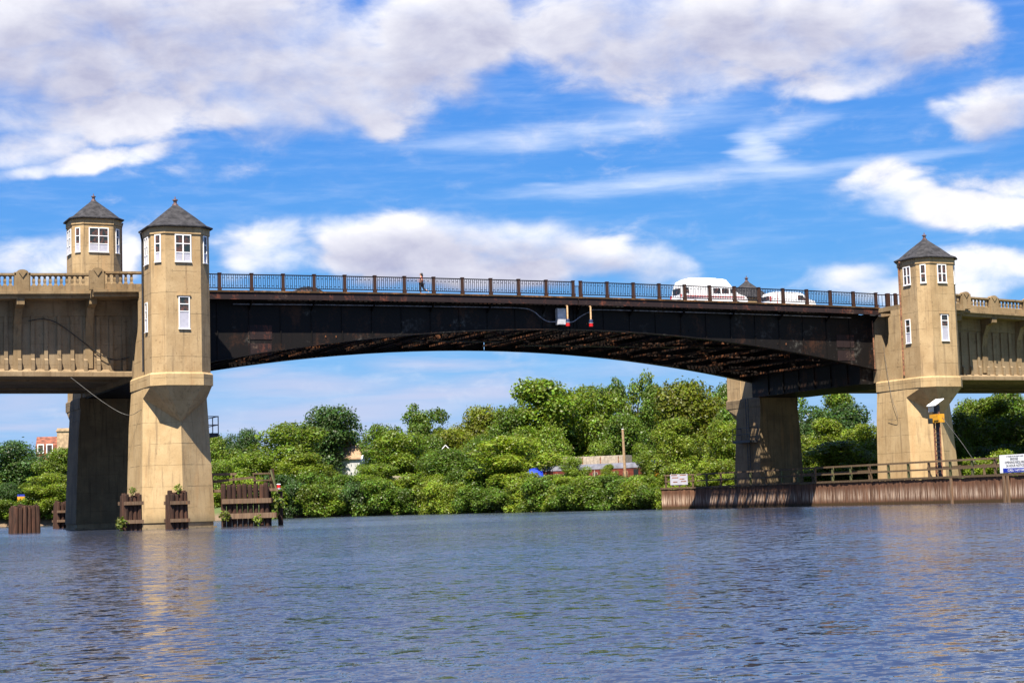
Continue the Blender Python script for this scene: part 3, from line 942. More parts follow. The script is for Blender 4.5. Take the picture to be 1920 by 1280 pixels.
def make_leaf(x0, x1, post_xs, label):
    global panel_mesh, post_mesh
    t = thing('bascule_leaf', label, 'bridge span', (0, 0, 0), 0, 'steel leaves of the drawbridge')
    N = 14
    xs = list(np.linspace(x0, x1, N + 1))
    curb = lambda x: railtop(x) - 1.30
    def strip(name, mat, y0, y1, f0, f1, par=t):
        b = MB()
        b.loft([[(x, y0, f0(x)), (x, y1, f0(x)), (x, y1, f1(x)), (x, y0, f1(x))] for x in xs])
        return b.build(name, mat, par, fix=True)
    strip('curb', M_CURB, 4.28, 4.72, lambda x: curb(x) - 0.13, lambda x: curb(x))
    strip('fascia_channel', M_FASC, 4.36, 4.50, lambda x: curb(x) - 0.62, lambda x: curb(x) - 0.13)
    strip('channel_flange', M_FASC, 4.22, 4.55, lambda x: curb(x) - 0.69, lambda x: curb(x) - 0.62)
    strip('pavement', M_GREY, 4.72, 7.1, lambda x: curb(x) - 0.22, lambda x: curb(x) - 0.02)
    strip('pavement', M_GREY, WY - 7.1, WY - 4.6, lambda x: curb(x) - 0.22, lambda x: curb(x) - 0.02)
    top = lambda x: curb(x) - 0.72
    for gy in (GY0, GY1):
        g = strip('main_girder', M_STEEL, gy - 0.02, gy + 0.02, gbot, top)
        strip('flange', M_STEEL, gy - 0.30, gy + 0.30, lambda x: gbot(x) - 0.07, gbot, g)
        strip('flange', M_STEEL, gy - 0.25, gy + 0.25, top, lambda x: top(x) + 0.06, g)
        for px in post_xs:
            if x0 + 0.2 < px < x1 - 0.2:
                s = MB()
                s.box(px - 0.03, px + 0.03, gy - 0.09, gy - 0.021, gbot(px) + 0.01, top(px) - 0.01)
                s.build('stiffener', M_STEEL, g)
    # patch plates near the tower end
    pe = x0 + 5.6 if x0 < 10 else x1 - 3.2
    for (pz0, pz1, wd) in ((14.2, 15.3, 1.9), (13.0, 13.9, 1.8)):
        q = MB(); q.box(pe - wd / 2, pe + wd / 2, GY0 - 0.055, GY0 - 0.025, pz0, pz1)
        q.build('patch_plate', M_FASC, t)
    # pavement brackets under the overhang
    for px in post_xs:
        if x0 + 0.2 < px < x1 - 0.2:
            q = MB(); z = curb(px) - 0.70
            q.prism_x([(4.40, z), (5.36, z), (5.36, z - 0.75), (4.40, z - 0.14)], px - 0.03, px + 0.03)
            if int(px / 2.5) % 2 == 0:
                q.build('overhang_bracket', M_STEEL, t, fix=True)
    # deck: floor beams, stringers and open steel grating that lets the sun through
    nb = 6
    bx = np.linspace(x0 + 0.5, x1 - 0.35, nb + 1)
    for x in bx:
        q = MB(); z = curb(x) - 0.45
        q.box(x - 0.02, x + 0.02, GY0 + 0.03, GY1 - 0.03, max(gbot(x) + 0.35, z - 1.25), z)
        q.box(x - 0.16, x + 0.16, GY0 + 0.03, GY1 - 0.03, max(gbot(x) + 0.3, z - 1.31), max(gbot(x) + 0.35, z - 1.25))
        q.build('floor_beam', M_STEEL, t)
    for y in np.arange(7.6, 22.0, 1.75):
        strip('stringer', M_STEEL, y - 0.07, y + 0.07, lambda x: curb(x) - 0.60, lambda x: curb(x) - 0.24)
    g = MB()
    zg = lambda x: curb(x) - 0.24
    for x in np.arange(x0 + 0.1, x1 - 0.05, 0.42):
        g.box(x - 0.05, x + 0.05, 7.1, WY - 7.1, zg(x), zg(x) + 0.10)
    for y in np.arange(7.3, WY - 7.1, 0.55):
        g.loft([[(x, y - 0.05, zg(x) + 0.02), (x, y + 0.05, zg(x) + 0.02), (x, y + 0.05, zg(x) + 0.11), (x, y - 0.05, zg(x) + 0.11)] for x in xs])
    tag(g.build('deck_grating', M_STEEL, t), kind='stuff')
    pa, pb = (x0, 9.0) if x0 < 10 else (61.6, x1)  # solid plate added under the grating to keep sun off the cross walls
    q = MB(); q.loft([[(x, 7.1, zg(x) - 0.02), (x, WY - 7.1, zg(x) - 0.02), (x, WY - 7.1, zg(x) - 0.002), (x, 7.1, zg(x) - 0.002)] for x in np.linspace(pa, pb, 6)])
    q.build('sun_block_plate', M_STEEL, t, fix=True)
    # laced bottom bracing: flat members, two chords joined by rows of batten bars
    def laced(a, b_, depth=0.62, sp=0.33):
        q = MB(); a = Vector(a); b_ = Vector(b_)
        L = (b_ - a).length; d = (b_ - a) / L
        sd_ = Vector((d.y, -d.x, 0)).normalized() * (depth / 2)
        q.bar(a - sd_, b_ - sd_, 0.07, 0.16); q.bar(a + sd_, b_ + sd_, 0.07, 0.16)
        n = int(L / sp)
        for i in range(n):
            p = a + d * (L * (i + 0.3) / n); r = a + d * (L * (i + 0.62) / n)
            q.bar(p - sd_, r + sd_, 0.10, 0.025)
        return q.build('laced_strut', M_LACE, t)
    yq = [GY0 + 0.05, GY0 + (GY1 - GY0) / 3, GY0 + 2 * (GY1 - GY0) / 3, GY1 - 0.05]
    allx = sorted(list(bx) + [(p_ + q_) / 2 for p_, q_ in zip(bx[:-1], bx[1:])])
    for x in allx:
        z = gbot(x) + 0.30
        for ya, yb in zip(yq[:-1], yq[1:]):
            laced((x + 0.25, ya, z), (x + 0.25, yb, z))
    for i in range(nb):
        x, x2 = bx[i], bx[i + 1]
        z, z2 = gbot(x) + 0.5, gbot(x2) + 0.5
        for j, (ya, yb) in enumerate(zip(yq[:-1], yq[1:])):
            if (i + j) % 2 == 0:
                laced((x + 0.5, ya, z), (x2 + 0.0, yb, z2), 0.4)
            else:
                laced((x + 0.5, yb, z), (x2 + 0.0, ya, z2), 0.4)
    # counterweight box added behind the towers, its black standing for deep shade
    ca, cb_ = (-1.9, 3.4) if x0 < 10 else (63.8, 70.0)
    q = MB(); q.box(ca, cb_, 5.62, WY - 5.62, 10.9, 16.2)
    for y in np.arange(7.5, 22.5, 2.6):
        q.box(cb_ + 0.001, cb_ + 0.1, y, y + 0.12, 11.0, 16.0); q.box(ca - 0.1, ca - 0.001, y, y + 0.12, 11.0, 16.0)
    q.build('shade_counterweight', M_STEEL, t)
    # service gangway under the deck
    q = MB()
    q.box(x0 + 1.0, x1 - 1.0, 17.2, 18.1, 15.2, 15.26) if x0 > 10 else q.box(x0 + 6, x1 - 1.0, 17.2, 18.1, 15.5, 15.56)
    q.build('service_gangway', M_STEEL, t)
    # railing
    if panel_mesh is None:
        q = MB()
        q.box(0.0, 2.5, -0.05, 0.05, -0.10, -0.02)
        q.box(0.0, 2.5, -0.04, 0.04, -1.13, -1.06)
        n = 13
        for i in range(n):
            x = 0.22 + (2.5 - 0.44) * i / (n - 1)
            q.box(x - 0.018, x + 0.018, -0.018, 0.018, -1.06, -0.10)
            if i % 2 == 0 and i < n - 1:
                xn = x + (2.5 - 0.44) / (n - 1)
                for z in (-0.30, -0.90):
                    q.box(x + 0.018, xn - 0.018, -0.014, 0.014, z - 0.022, z + 0.022)
        panel_mesh = q.build('railing_panel', M_BARS, t).data
        po = MB()
        po.box(-0.11, 0.11, -0.10, 0.10, -1.30, 0.04)
        po.box(-0.14, 0.14, -0.13, 0.13, 0.0, 0.06)
        po.box(-0.13, 0.13, -0.16, 0.12, -1.30, -1.05)
        post_mesh = po.build('railing_post', M_RAIL, t).data
        for o in list(t.children)[-2:]:
            bpy.data.objects.remove(o)
    YR = 4.55
    for i, x in enumerate(post_xs):
        place('railing_post', post_mesh, t, (x, YR, railtop(x)))
        if i < len(post_xs) - 1:
            xn = post_xs[i + 1]
            sl = math.atan2(railtop(xn) - railtop(x), xn - x)
            place('railing_panel', panel_mesh, t, (x, YR, railtop(x)), (0, -sl, 0))
    return t


PX = [4.458 + 2.5 * i for i in range(13)]
PX2 = [4.458 + 0.686 + 2.5 * i for i in range(12, 25)]
lf1 = make_leaf(2.2, 34.76, PX, 'black steel leaf of the drawbridge left of the centre joint, with the walker on it')
lf2 = make_leaf(34.84, 65.35, PX2, 'black steel leaf of the drawbridge right of the centre joint, under the camper van')
# railing stub between the left tower and the first post
place('railing_panel', panel_mesh, lf1, (2.0, 4.55, railtop(4.4)))
cl = MB()
for z in (-0.36, -0.42):
    cl.box(34.58, 35.03, 4.48, 4.52, railtop(34.8) + z - 0.03, railtop(34.8) + z)
for x in (34.66, 34.8, 34.94):
    cl.box(x - 0.015, x + 0.015, 4.5, 4.53, railtop(34.8) - 1.2, railtop(34.8) - 0.45)
cl.build('joint_latch', M_RAIL, lf1)
# conduits
def conduit(pts, label, mat=M_CONDUIT, r=0.045, name='conduit'):
    q = MB(); q.tube(pts, r, 6)
    return tag(q.build(name, mat), label, 'pipe' if 'conduit' in name else 'cable')


zc = lambda x: railtop(x) - 2.27
def smooth_path(pts, n=6):
    out = []
    for i in range(len(pts) - 1):
        p0 = Vector(pts[max(i - 1, 0)]); p1 = Vector(pts[i]); p2 = Vector(pts[i + 1]); p3 = Vector(pts[min(i + 2, len(pts) - 1)])
        for k_ in range(n):
            u = k_ / n
            out.append(0.5 * ((2 * p1) + (-p0 + p2) * u + (2 * p0 - 5 * p1 + 4 * p2 - p3) * u * u + (-p0 + 3 * p1 - 3 * p2 + p3) * u ** 3))
    out.append(Vector(pts[-1]))
    return out


YC = 4.95
conduit(smooth_path([(5.6, YC, zc(5.6)), (14, YC, zc(14)), (24, YC, zc(24)), (29.6, YC, zc(29.6)), (30.9, YC, zc(31) - 0.25), (31.5, YC, 16.35), (32.2, YC, 15.97), (33.05, YC, 15.95)]),
        'thin grey conduit running along the left steel leaf down to the grey box')
conduit(smooth_path([(33.9, YC, 15.9), (34.6, YC, 16.0), (35.3, YC, 16.45), (36.2, YC, 16.85), (37.2, YC, zc(38)), (46, YC, zc(46)), (55, YC, zc(55)), (62.6, YC, zc(62.6))]),
        'thin grey conduit running along the right steel leaf from the grey box')
jb = thing('junction_box', 'pale grey metal box fixed to the steel girder at the centre joint', 'box', (33.45, 4.95, 15.7))
q = MB(); q.box(-0.39, 0.39, -0.15, 0.25, 0, 1.36); q.build('cabinet', M_GALV, jb)
q = MB(); q.box(-0.36, 0.36, -0.18, -0.152, 0.04, 1.32); q.build('door', M_GALV, jb)


def nav_light(x, label):
    t = thing('navigation_light', label, 'signal lamp', (x, 4.12, 15.5), 0, 'red navigation lights hanging at the centre joint')
    q = MB(); q.tube([(0, 0, 0.55), (0.0, 0, 1.7)], 0.07, 8); q.bar((0, 0, 1.68), (0, 0.35, 1.78), 0.08); q.build('hanger', M_ORANGE, t)
    q = MB(); q.lathe(0, 0, [(0.10, 0.60), (0.16, 0.55), (0.17, 0.34), (0.14, 0.3)], 10); q.build('housing', M_NAVY, t)
    q = MB(); q.lathe(0, 0, [(0.13, 0.30), (0.17, 0.28), (0.17, 0.02), (0.12, -0.02)], 10); q.build('lens', M_RED, t)
    q = MB(); q.lathe(0, 0, [(0.19, 0.32), (0.19, 0.295)], 10); q.build('collar', M_GALV, t)


nav_light(33.64, 'red navigation light on an orange rod just right of the grey box')
nav_light(35.8, 'red navigation light on an orange rod, farther right of the grey box')
# curved end railing by the right tower
er = thing('end_railing', 'short curved brown railing joining the right steel leaf to the right tower', 'railing', (LX, 0, 0))
arc = [(-2.1, 4.55), (-0.9, 4.5), (-0.2, 4.3), (0.5, 3.6), (0.8, 2.8), (0.9, 2.1)]
zr_ = 18.98
for (a, b_) in zip(arc[:-1], arc[1:]):
    q = MB()
    q.bar((a[0], a[1], zr_ - 0.06), (b_[0], b_[1], zr_ - 0.06), 0.08, 0.08)
    q.bar((a[0], a[1], zr_ - 1.1), (b_[0], b_[1], zr_ - 1.1), 0.07, 0.07)
    for u in (0.2, 0.5, 0.8):
        x = a[0] + (b_[0] - a[0]) * u; y = a[1] + (b_[1] - a[1]) * u
        q.box(x - 0.018, x + 0.018, y - 0.018, y + 0.018, zr_ - 1.1, zr_ - 0.06)
    q.build('railing_panel', M_BARS, er)
for x, y, s in ((-0.9, 4.5, 0.17), (-0.2, 4.3, 0.12)):
    q = MB(); q.box(x - s, x + s, y - s, y + s, zr_ - 1.4, zr_ + 0.08); q.build('railing_post', M_RAIL, er)

# ------------------------------------------------------------------ vehicles and walker on the deck
def vehicle(name, label, cat, prof, width, body_mat, loc, rz, wheels, wins, extras=(), taper=0.86, zwaist=0.9):
    """prof: side outline (x, z). rings across the width give tumble-home."""
    t = thing(name, label, cat, loc, rz)
    b = MB()
    rings = []
    zmax = max(z for x, z in prof)
    for wv, inset in ((-1, 0.10), (-0.94, 0.0), (0.94, 0.0), (1, 0.10)):
        ring = []
        cx = sum(x for x, z in prof) / len(prof); cz = sum(z for x, z in prof) / len(prof)
        for x, z in prof:
            k_ = 1.0 if z < zwaist else 1 - (1 - taper) * (z - zwaist) / (zmax - zwaist)
            x2 = cx + (x - cx) * (1 - inset * 0.25); z2 = cz + (z - cz) * (1 - inset * 0.4)
            ring.append((x2, wv * width / 2 * k_, z2))
        rings.append(ring)
    b.loft(rings)
    b.build('body', body_mat, t, fix=True)
    for (wx, wr) in wheels:
        for sy in (-1, 1):
            w = MB()
            ring = lambda y, r: [(wx + r * math.cos(a_), y, wr + r * math.sin(a_)) for a_ in np.linspace(0, 2 * math.pi, 17)[:-1]]
            y0, y1 = sy * (width / 2 - 0.22), sy * (width / 2 + 0.02)
            w.loft([ring(y0, wr), ring(y1, wr), ring(y1 + sy * 0.005, wr * 0.6)])
            wo = w.build('wheel', M_TYRE, t, fix=True)
            h = MB(); h.loft([ring(y1 - sy * 0.02, wr * 0.58), ring(y1 + sy * 0.015, wr * 0.5)]); h.build('rim', M_GALV, wo, fix=True)
    for (nm, mat, x0, x1, z0, z1, sk) in wins:
        for sy in (-1, 1):
            q = MB()
            def yy(z):
                k_ = 1.0 if z < zwaist else 1 - (1 - taper) * (z - zwaist) / (zmax - zwaist)
                return sy * (width / 2 * k_)
            q.hexa([(x0, yy(z0) - sy * 0.03, z0), (x1, yy(z0) - sy * 0.03, z0), (x1, yy(z0) + sy * 0.012, z0), (x0, yy(z0) + sy * 0.012, z0),
                    (x0 + sk[0], yy(z1) - sy * 0.03, z1), (x1 + sk[1], yy(z1) - sy * 0.03, z1), (x1 + sk[1], yy(z1) + sy * 0.012, z1), (x0 + sk[0], yy(z1) + sy * 0.012, z1)])
            q.build(nm, mat, t, fix=True)
    for (nm, mat, bxx) in extras:
        q = MB(); q.box(*bxx); q.build(nm, mat, t)
    return t


DECK = lambda x: railtop(x) - 1.44
# camper: x forward
CL = 1.17
prof = [(-2.75, 0.35), (-2.85, 0.8), (-2.75, 1.3), (-2.62, 2.0), (-2.4, 2.45), (-1.9, 2.72), (0.9, 2.70), (1.25, 2.62), (1.75, 1.95), (2.25, 1.35), (2.9, 1.12), (3.05, 0.85), (3.05, 0.35)]
prof = [(x * CL, z * 0.985) for x, z in prof]
vehicle('camper_van', 'white high roofed camper van with a red side stripe crossing the bridge', 'van', prof, 2.0, M_VANW, (50.2, 9.0, DECK(50.2)), 0.0,
        [(-1.95, 0.36), (2.4, 0.36)],
        [('side_window', M_GLASS, -2.95, -2.5, 1.3, 1.8, (0.05, 0.0)), ('side_window', M_GLASS, 0.0, 0.75, 1.35, 1.8, (0, 0)), ('side_window', M_GLASS, 0.9, 1.55, 1.35, 1.8, (0, 0.0)), ('side_window', M_GLASS, 1.75, 2.3, 1.38, 1.78, (0, -0.28)),
         ('stripe', M_STRIPE, -3.0, 3.15, 1.0, 1.08, (0, 0)), ('stripe', M_STRIPE, -3.0, 3.25, 0.82, 0.87, (0, 0))],
        [('rear_window', M_GLASS, (-3.27, -3.18, -0.6, 0.6, 1.25, 1.75)), ('tail_lamp', M_LAMPRED, (-3.34, -3.25, -0.95, -0.78, 0.85, 1.2)), ('tail_lamp', M_LAMPRED, (-3.34, -3.25, 0.78, 0.95, 0.85, 1.2)), ('bumper', M_CARDK, (-3.44, -3.28, -0.9, 0.9, 0.4, 0.58)), ('roof_rack', M_GALV, (-1.2, 0.6, -0.5, 0.5, 2.68, 2.76))], taper=0.82, zwaist=1.0)
prof2 = [(-2.3, 0.3), (-2.4, 0.7), (-2.35, 1.25), (-2.1, 1.62), (-1.7, 1.76), (0.7, 1.74), (1.1, 1.68), (1.7, 1.15), (2.4, 0.95), (2.5, 0.7), (2.5, 0.3)]
vehicle('delivery_van', 'low white van with red tail lamp just ahead of the camper van', 'van', prof2, 1.8, M_VANW, (58.55, 8.9, DECK(58.6)), 0.0,
        [(-1.5, 0.31), (1.75, 0.31)],
        [('side_window', M_GLASS, 0.55, 1.45, 1.02, 1.45, (0.0, -0.35))],
        [('tail_lamp', M_LAMPRED, (-2.40, -2.30, -0.9, -0.76, 0.8, 1.3)), ('tail_lamp', M_LAMPRED, (-2.40, -2.30, 0.76, 0.9, 0.8, 1.3)), ('rear_window', M_GLASS, (-2.42, -2.3, -0.6, 0.6, 1.0, 1.35)), ('side_trim', M_LAMPRED, (-1.72, -1.66, -0.93, -0.88, 0.5, 1.6))], taper=0.86)
prof3 = [(-2.2, 0.3), (-2.25, 0.75), (-2.05, 0.92), (-1.5, 1.0), (-0.9, 1.36), (-0.3, 1.43), (0.35, 1.40), (1.1, 0.98), (2.0, 0.84), (2.2, 0.6), (2.2, 0.3)]
vehicle('dark_car', 'dark saloon car whose roof shows over the kerb near the left tower', 'car', prof3, 1.75, M_CARDK, (14.0, 12.0, DECK(14)), 0.0,
        [(-1.35, 0.31), (1.4, 0.31)],
        [('side_window', M_GLASS, -1.2, -0.35, 0.98, 1.28, (0.4, 0.0)), ('side_window', M_GLASS, -0.25, 0.75, 0.98, 1.28, (0, -0.35))],
        [('tail_lamp', M_LAMPRED, (-2.27, -2.2, -0.8, -0.5, 0.65, 0.8)), ('tail_lamp', M_LAMPRED, (-2.27, -2.2, 0.5, 0.8, 0.65, 0.8))], taper=0.75)


def skin_mesh(name, verts, edges, radii, mat, parent, root=0, sub=1):
    me = bpy.data.meshes.new(name)
    me.from_pydata(verts, edges, [])
    o = place(name, me, parent)
    o.modifiers.new('skin', 'SKIN').use_smooth_shade = True
    for i, sv in enumerate(me.skin_vertices[0].data):
        sv.radius = radii[i] if isinstance(radii[i], tuple) else (radii[i], radii[i])
        sv.use_root = (i == root)
    sm = o.modifiers.new('sub', 'SUBSURF'); sm.levels = sub; sm.render_levels = sub
    dg = bpy.context.evaluated_depsgraph_get()
    me2 = bpy.data.meshes.new_from_object(o.evaluated_get(dg))
    o.modifiers.clear()
    o.data = me2
    me2.materials.clear(); me2.materials.append(mat)
    me2.polygons.foreach_set('use_smooth', [True] * len(me2.polygons))
    return o


def make_person():
    px, py = 21.47, 5.85
    t = thing('person', 'person with long dark hair in a red top and dark leggings jogging along the bridge', 'person', (px, py, railtop(px) - 1.315), R(-48))
    t.scale = (1.08, 1.08, 1.08)
    # x forward = left along the bridge (running towards the left tower)
    f = -1
    V = [(0, 0, 0.92), (0.01 * f, 0, 1.12), (0.03 * f, 0, 1.34), (0.05 * f, 0, 1.47), (0.08 * f, 0, 1.60), (0.07 * f, 0, 1.70),       # pelvis..head 0-5
         (0, -0.10, 0.86), (0.12 * f, -0.10, 0.50), (0.02 * f, -0.10, 0.10), (0.16 * f, -0.10, 0.05),                                      # near leg 6-9
         (0, 0.10, 0.86), (-0.10 * f, 0.10, 0.50), (-0.42 * f, 0.10, 0.36), (-0.50 * f, 0.10, 0.24),                                         # far leg 10-13
         (0.02 * f, -0.18, 1.38), (-0.16 * f, -0.22, 1.14), (0.06 * f, -0.20, 1.02), (0.13 * f, -0.19, 1.03),                                  # near arm 14-17
         (0.02 * f, 0.18, 1.38), (0.02 * f, 0.23, 1.12), (0.24 * f, 0.18, 1.16), (0.31 * f, 0.17, 1.20)]
    E = [(0, 1), (1, 2), (2, 3), (3, 4), (4, 5), (0, 6), (6, 7), (7, 8), (8, 9), (0, 10), (10, 11), (11, 12), (12, 13), (2, 14), (14, 15), (15, 16), (16, 17), (2, 18), (18, 19), (19, 20), (20, 21)]
    rad = [(0.13, 0.15), (0.11, 0.13), (0.12, 0.15), 0.055, 0.085, 0.08, 0.10, 0.065, 0.042, 0.035, 0.10, 0.065, 0.042, 0.035, 0.055, 0.042, 0.032, 0.03, 0.055, 0.042, 0.032, 0.03]
    skin_mesh('body', V, E, rad, M_SKIN, t)
    skin_mesh('top', [(0, 0, 1.0), (0.01 * f, 0, 1.15), (0.03 * f, 0, 1.36), (0.02 * f, -0.16, 1.40), (0.02 * f, 0.16, 1.40)], [(0, 1), (1, 2), (2, 3), (2, 4)], [(0.135, 0.16), (0.125, 0.145), (0.13, 0.16), 0.07, 0.07], M_TOP, t)
    skin_mesh('leggings', [V[0], V[6], V[7], (0.04 * f, -0.10, 0.20), V[10], V[11], (-0.34 * f, 0.10, 0.39)], [(0, 1), (1, 2), (2, 3), (0, 4), (4, 5), (5, 6)], [(0.145, 0.165), 0.112, 0.078, 0.055, 0.112, 0.078, 0.055], M_PANTS, t)
    skin_mesh('hair', [(0.045 * f, 0, 1.70), (-0.01 * f, 0, 1.62), (-0.05 * f, 0, 1.50), (-0.08 * f, 0, 1.40)], [(0, 1), (1, 2), (2, 3)], [0.112, 0.112, 0.08, 0.045], M_HAIR, t)
    for (a, b_) in (((0.0, -0.10, 0.045), (0.19 * f, -0.10, 0.04)), ((-0.44 * f, 0.10, 0.36), (-0.53 * f, 0.10, 0.20))):
        skin_mesh('shoe', [a, b_], [(0, 1)], [0.05, 0.04], M_SHOE, t)
    # hands: palm, four unequal fingers and a thumb
    for (w, d) in ((Vector((0.13 * f, -0.19, 1.03)), Vector((f, 0, 0.1))), (Vector((0.31 * f, 0.17, 1.20)), Vector((f, 0, 0.4)))):
        d.normalize(); sx = Vector((0, 1, 0)); dn = d.cross(sx) * (1 if f < 0 else -1)
        vs = [w, w + d * 0.07]; es = [(0, 1)]; rr = [0.022, 0.028]
        for i, ln in enumerate((0.055, 0.065, 0.06, 0.045)):
            k_ = len(vs); o_ = (i - 1.5) * 0.018
            vs += [w + d * 0.085 + sx * o_, w + d * (0.085 + ln * 0.6) + sx * o_ - dn * 0.012, w + d * (0.085 + ln * 0.7) + sx * o_ - dn * 0.04]
            es += [(1, k_), (k_, k_ + 1), (k_ + 1, k_ + 2)]; rr += [0.009, 0.008, 0.007]
        k_ = len(vs)
        vs += [w + d * 0.03 + sx * 0.035, w + d * 0.07 + sx * 0.05 - dn * 0.01]; es += [(0, k_), (k_, k_ + 1)]; rr += [0.010, 0.008]
        skin_mesh('hand', vs, es, rr, M_SKIN, t, sub=1)
    # face
    q = MB()
    for sy in (-0.03, 0.03):
        q.lathe(0.16 * f, sy, [(0.002, 1.655), (0.011, 1.663), (0.002, 1.671)], 6)
    q.build('eye', M_HAIR, t)
    q = MB(); q.loft([[(0.155 * f, -0.012, 1.61), (0.155 * f, 0.012, 1.61), (0.155 * f, 0, 1.66)], [(0.182 * f, -0.003, 1.618), (0.182 * f, 0.003, 1.618), (0.172 * f, 0, 1.64)]]); q.build('nose', M_SKIN, t, fix=True)


make_person()

# ------------------------------------------------------------------ timber dolphins and fender
def pile_cluster(loc, piles, h, wales, label, rz=0.0, lean=0.06, r=0.17):
    t = thing('pile_cluster', label, 'timber piles', loc, rz, 'timber pile clusters round the left piers')
    w = max(abs(p[0]) for p in piles) + r
    dpt = min(p[1] for p in piles)
    for (x, y) in piles:
        q = MB(); hh = h * random.uniform(0.90, 1.04)
        q.lathe(0, 0, [(r * 1.08, -2.2), (r * 1.05, 0.3), (r, hh - 0.1), (r * 0.9, hh)], 9)
        o = q.build('pile', M_PILE, t)
        o.location = (x, y, 0)
        o.rotation_euler = (random.uniform(-.035, .035) - y * lean * 0.3, -x * lean * 0.5, 0)
    for z in wales:
        q = MB()
        q.box(-w - 0.01, w + 0.01, dpt - r - 0.16, dpt - r + 0.02, z - 0.12, z + 0.12)
        q.build('wale', M_WALE, t)
        q = MB()
        q.box(-w, w, -dpt + r - 0.02, -dpt + r + 0.14, z - 0.12, z + 0.12)
        q.build('wale', M_WALE, t)
    return t


grid = lambda nx, ny, s: [((i - (nx - 1) / 2) * s, (j - (ny - 1) / 2) * s) for i in range(nx) for j in range(ny)]
pile_cluster((-9.75, 6.0, 0), grid(6, 4, 0.33), 2.05, [], 'leftmost round timber pile cluster standing alone in the water, without planks', 0.2)
pile_cluster((0.55, 47.5, 0), grid(4, 3, 0.42), 2.6, [1.65, 0.75], 'planked timber pile cluster far back at the left edge of the far left pier', 0.2)
pile_cluster((-4.35, -4.2, 0), grid(4, 3, 0.33), 2.55, [1.9, 0.65], 'timber pile cluster at the left corner of the near left pier', 0.15)
pile_cluster((-1.2, -4.3, 0), grid(4, 3, 0.345), 2.62, [1.85, 0.65], 'timber pile cluster in front of the nose of the near left pier', 0.15)


def fender():
    t = thing('timber_fender', 'big weathered timber fender with planks and walkway rails right of the near left pier', 'timber fender', (0, 0, 0))
    xs = np.arange(3.15, 6.6, 0.40)
    for i, x in enumerate(xs):
        q = MB(); hh = 3.15 + random.uniform(-0.1, 0.12); r = 0.19
        q.lathe(0, 0, [(r, -2.2), (r, 0.3), (r * 0.98, hh - 0.15), (r * 0.8, hh)], 9)
        o = q.build('pile', M_PILE, t); o.location = (x, -0.5, 0); o.rotation_euler = (0, random.uniform(-.02, .02), 0)
    for (y, x) in ((0.3, 6.75), (0.9, 6.95), (1.5, 7.1), (2.1, 7.25)):
        q = MB(); q.lathe(0, 0, [(0.17, -2.2), (0.17, 2.6), (0.14, 2.9)], 9)
        o = q.build('pile', M_PILE, t); o.location = (x, y, 0)
    q = MB(); q.lathe(0, 0, [(0.19, -2.2), (0.19, 2.3), (0.17, 2.55)], 9); o = q.build('pile', M_PILE, t); o.location = (7.72, 0.6, 0)
    for z0, z1, x1 in ((1.70, 2.05, 6.55), (0.62, 1.0, 6.9)):
        q = MB(); q.box(2.95, x1, -0.86, -0.70, z0, z1); q.build('wale', M_WALE, t)
        q = MB(); q.hexa([(x1 - 0.1, -0.84, z0), (x1 + 0.1, -0.86, z0), (7.75, 2.0, z0), (7.55, 2.0, z0), (x1 - 0.1, -0.84, z1), (x1 + 0.1, -0.86, z1), (7.75, 2.0, z1), (7.55, 2.0, z1)]); q.build('wale', M_PILE, t)
    q = MB(); q.box(2.7, 7.3, -0.25, 3.2, 2.55, 2.75); q.build('walkway', M_WALE, t)
    for x in (2.8, 4.4, 6.0, 7.2):
        q = MB(); q.box(x - 0.07, x + 0.07, 1.2, 1.34, 2.75, 3.9); q.build('rail_post', M_RAILT, t)
    q = MB(); q.box(2.6, 4.6, 1.15, 1.22, 3.78, 3.95); q.build('rail_beam', M_RAILT, t)
    q = MB(); q.hexa([(2.7, 1.1, 3.22), (5.9, 1.1, 3.52), (5.9, 1.2, 3.52), (2.7, 1.2, 3.22), (2.7, 1.1, 3.42), (5.9, 1.1, 3.68), (5.9, 1.2, 3.68), (2.7, 1.2, 3.42)]); q.build('rail_beam', M_RAILT, t)
    for z in (3.86, 3.36):
        q = MB(); q.box(5.8, 7.2, 1.1, 1.2, z - 0.05, z + 0.06); q.build('rail_beam', M_RAILT, t)
    q = MB(); q.bar((7.1, 0.9, 4.1), (7.5, 0.5, 2.3), 0.14, 0.1); q.build('brace', M_GREEN, t)
    q = MB(); q.bar((7.3, 1.2, 4.2), (7.45, 1.2, 2.6), 0.2, 0.2); q.build('rail_post', M_PILE, t)
    return t


fender()
fl_ = thing('fender_light', 'small red and white lamp on the corner of the timber fender', 'signal lamp', (7.52, 0.3, 2.65))
q = MB(); q.lathe(0, 0, [(0.13, 0.0), (0.14, 0.05), (0.14, 0.12)], 8); q.build('base', M_GALV, fl_)
q = MB(); q.lathe(0, 0, [(0.14, 0.12), (0.14, 0.34), (0.1, 0.36)], 8); q.build('lens', M_RED, fl_)
q = MB(); q.lathe(0, 0, [(0.16, 0.36), (0.14, 0.42)], 8); q.build('cap', M_WHITE, fl_)


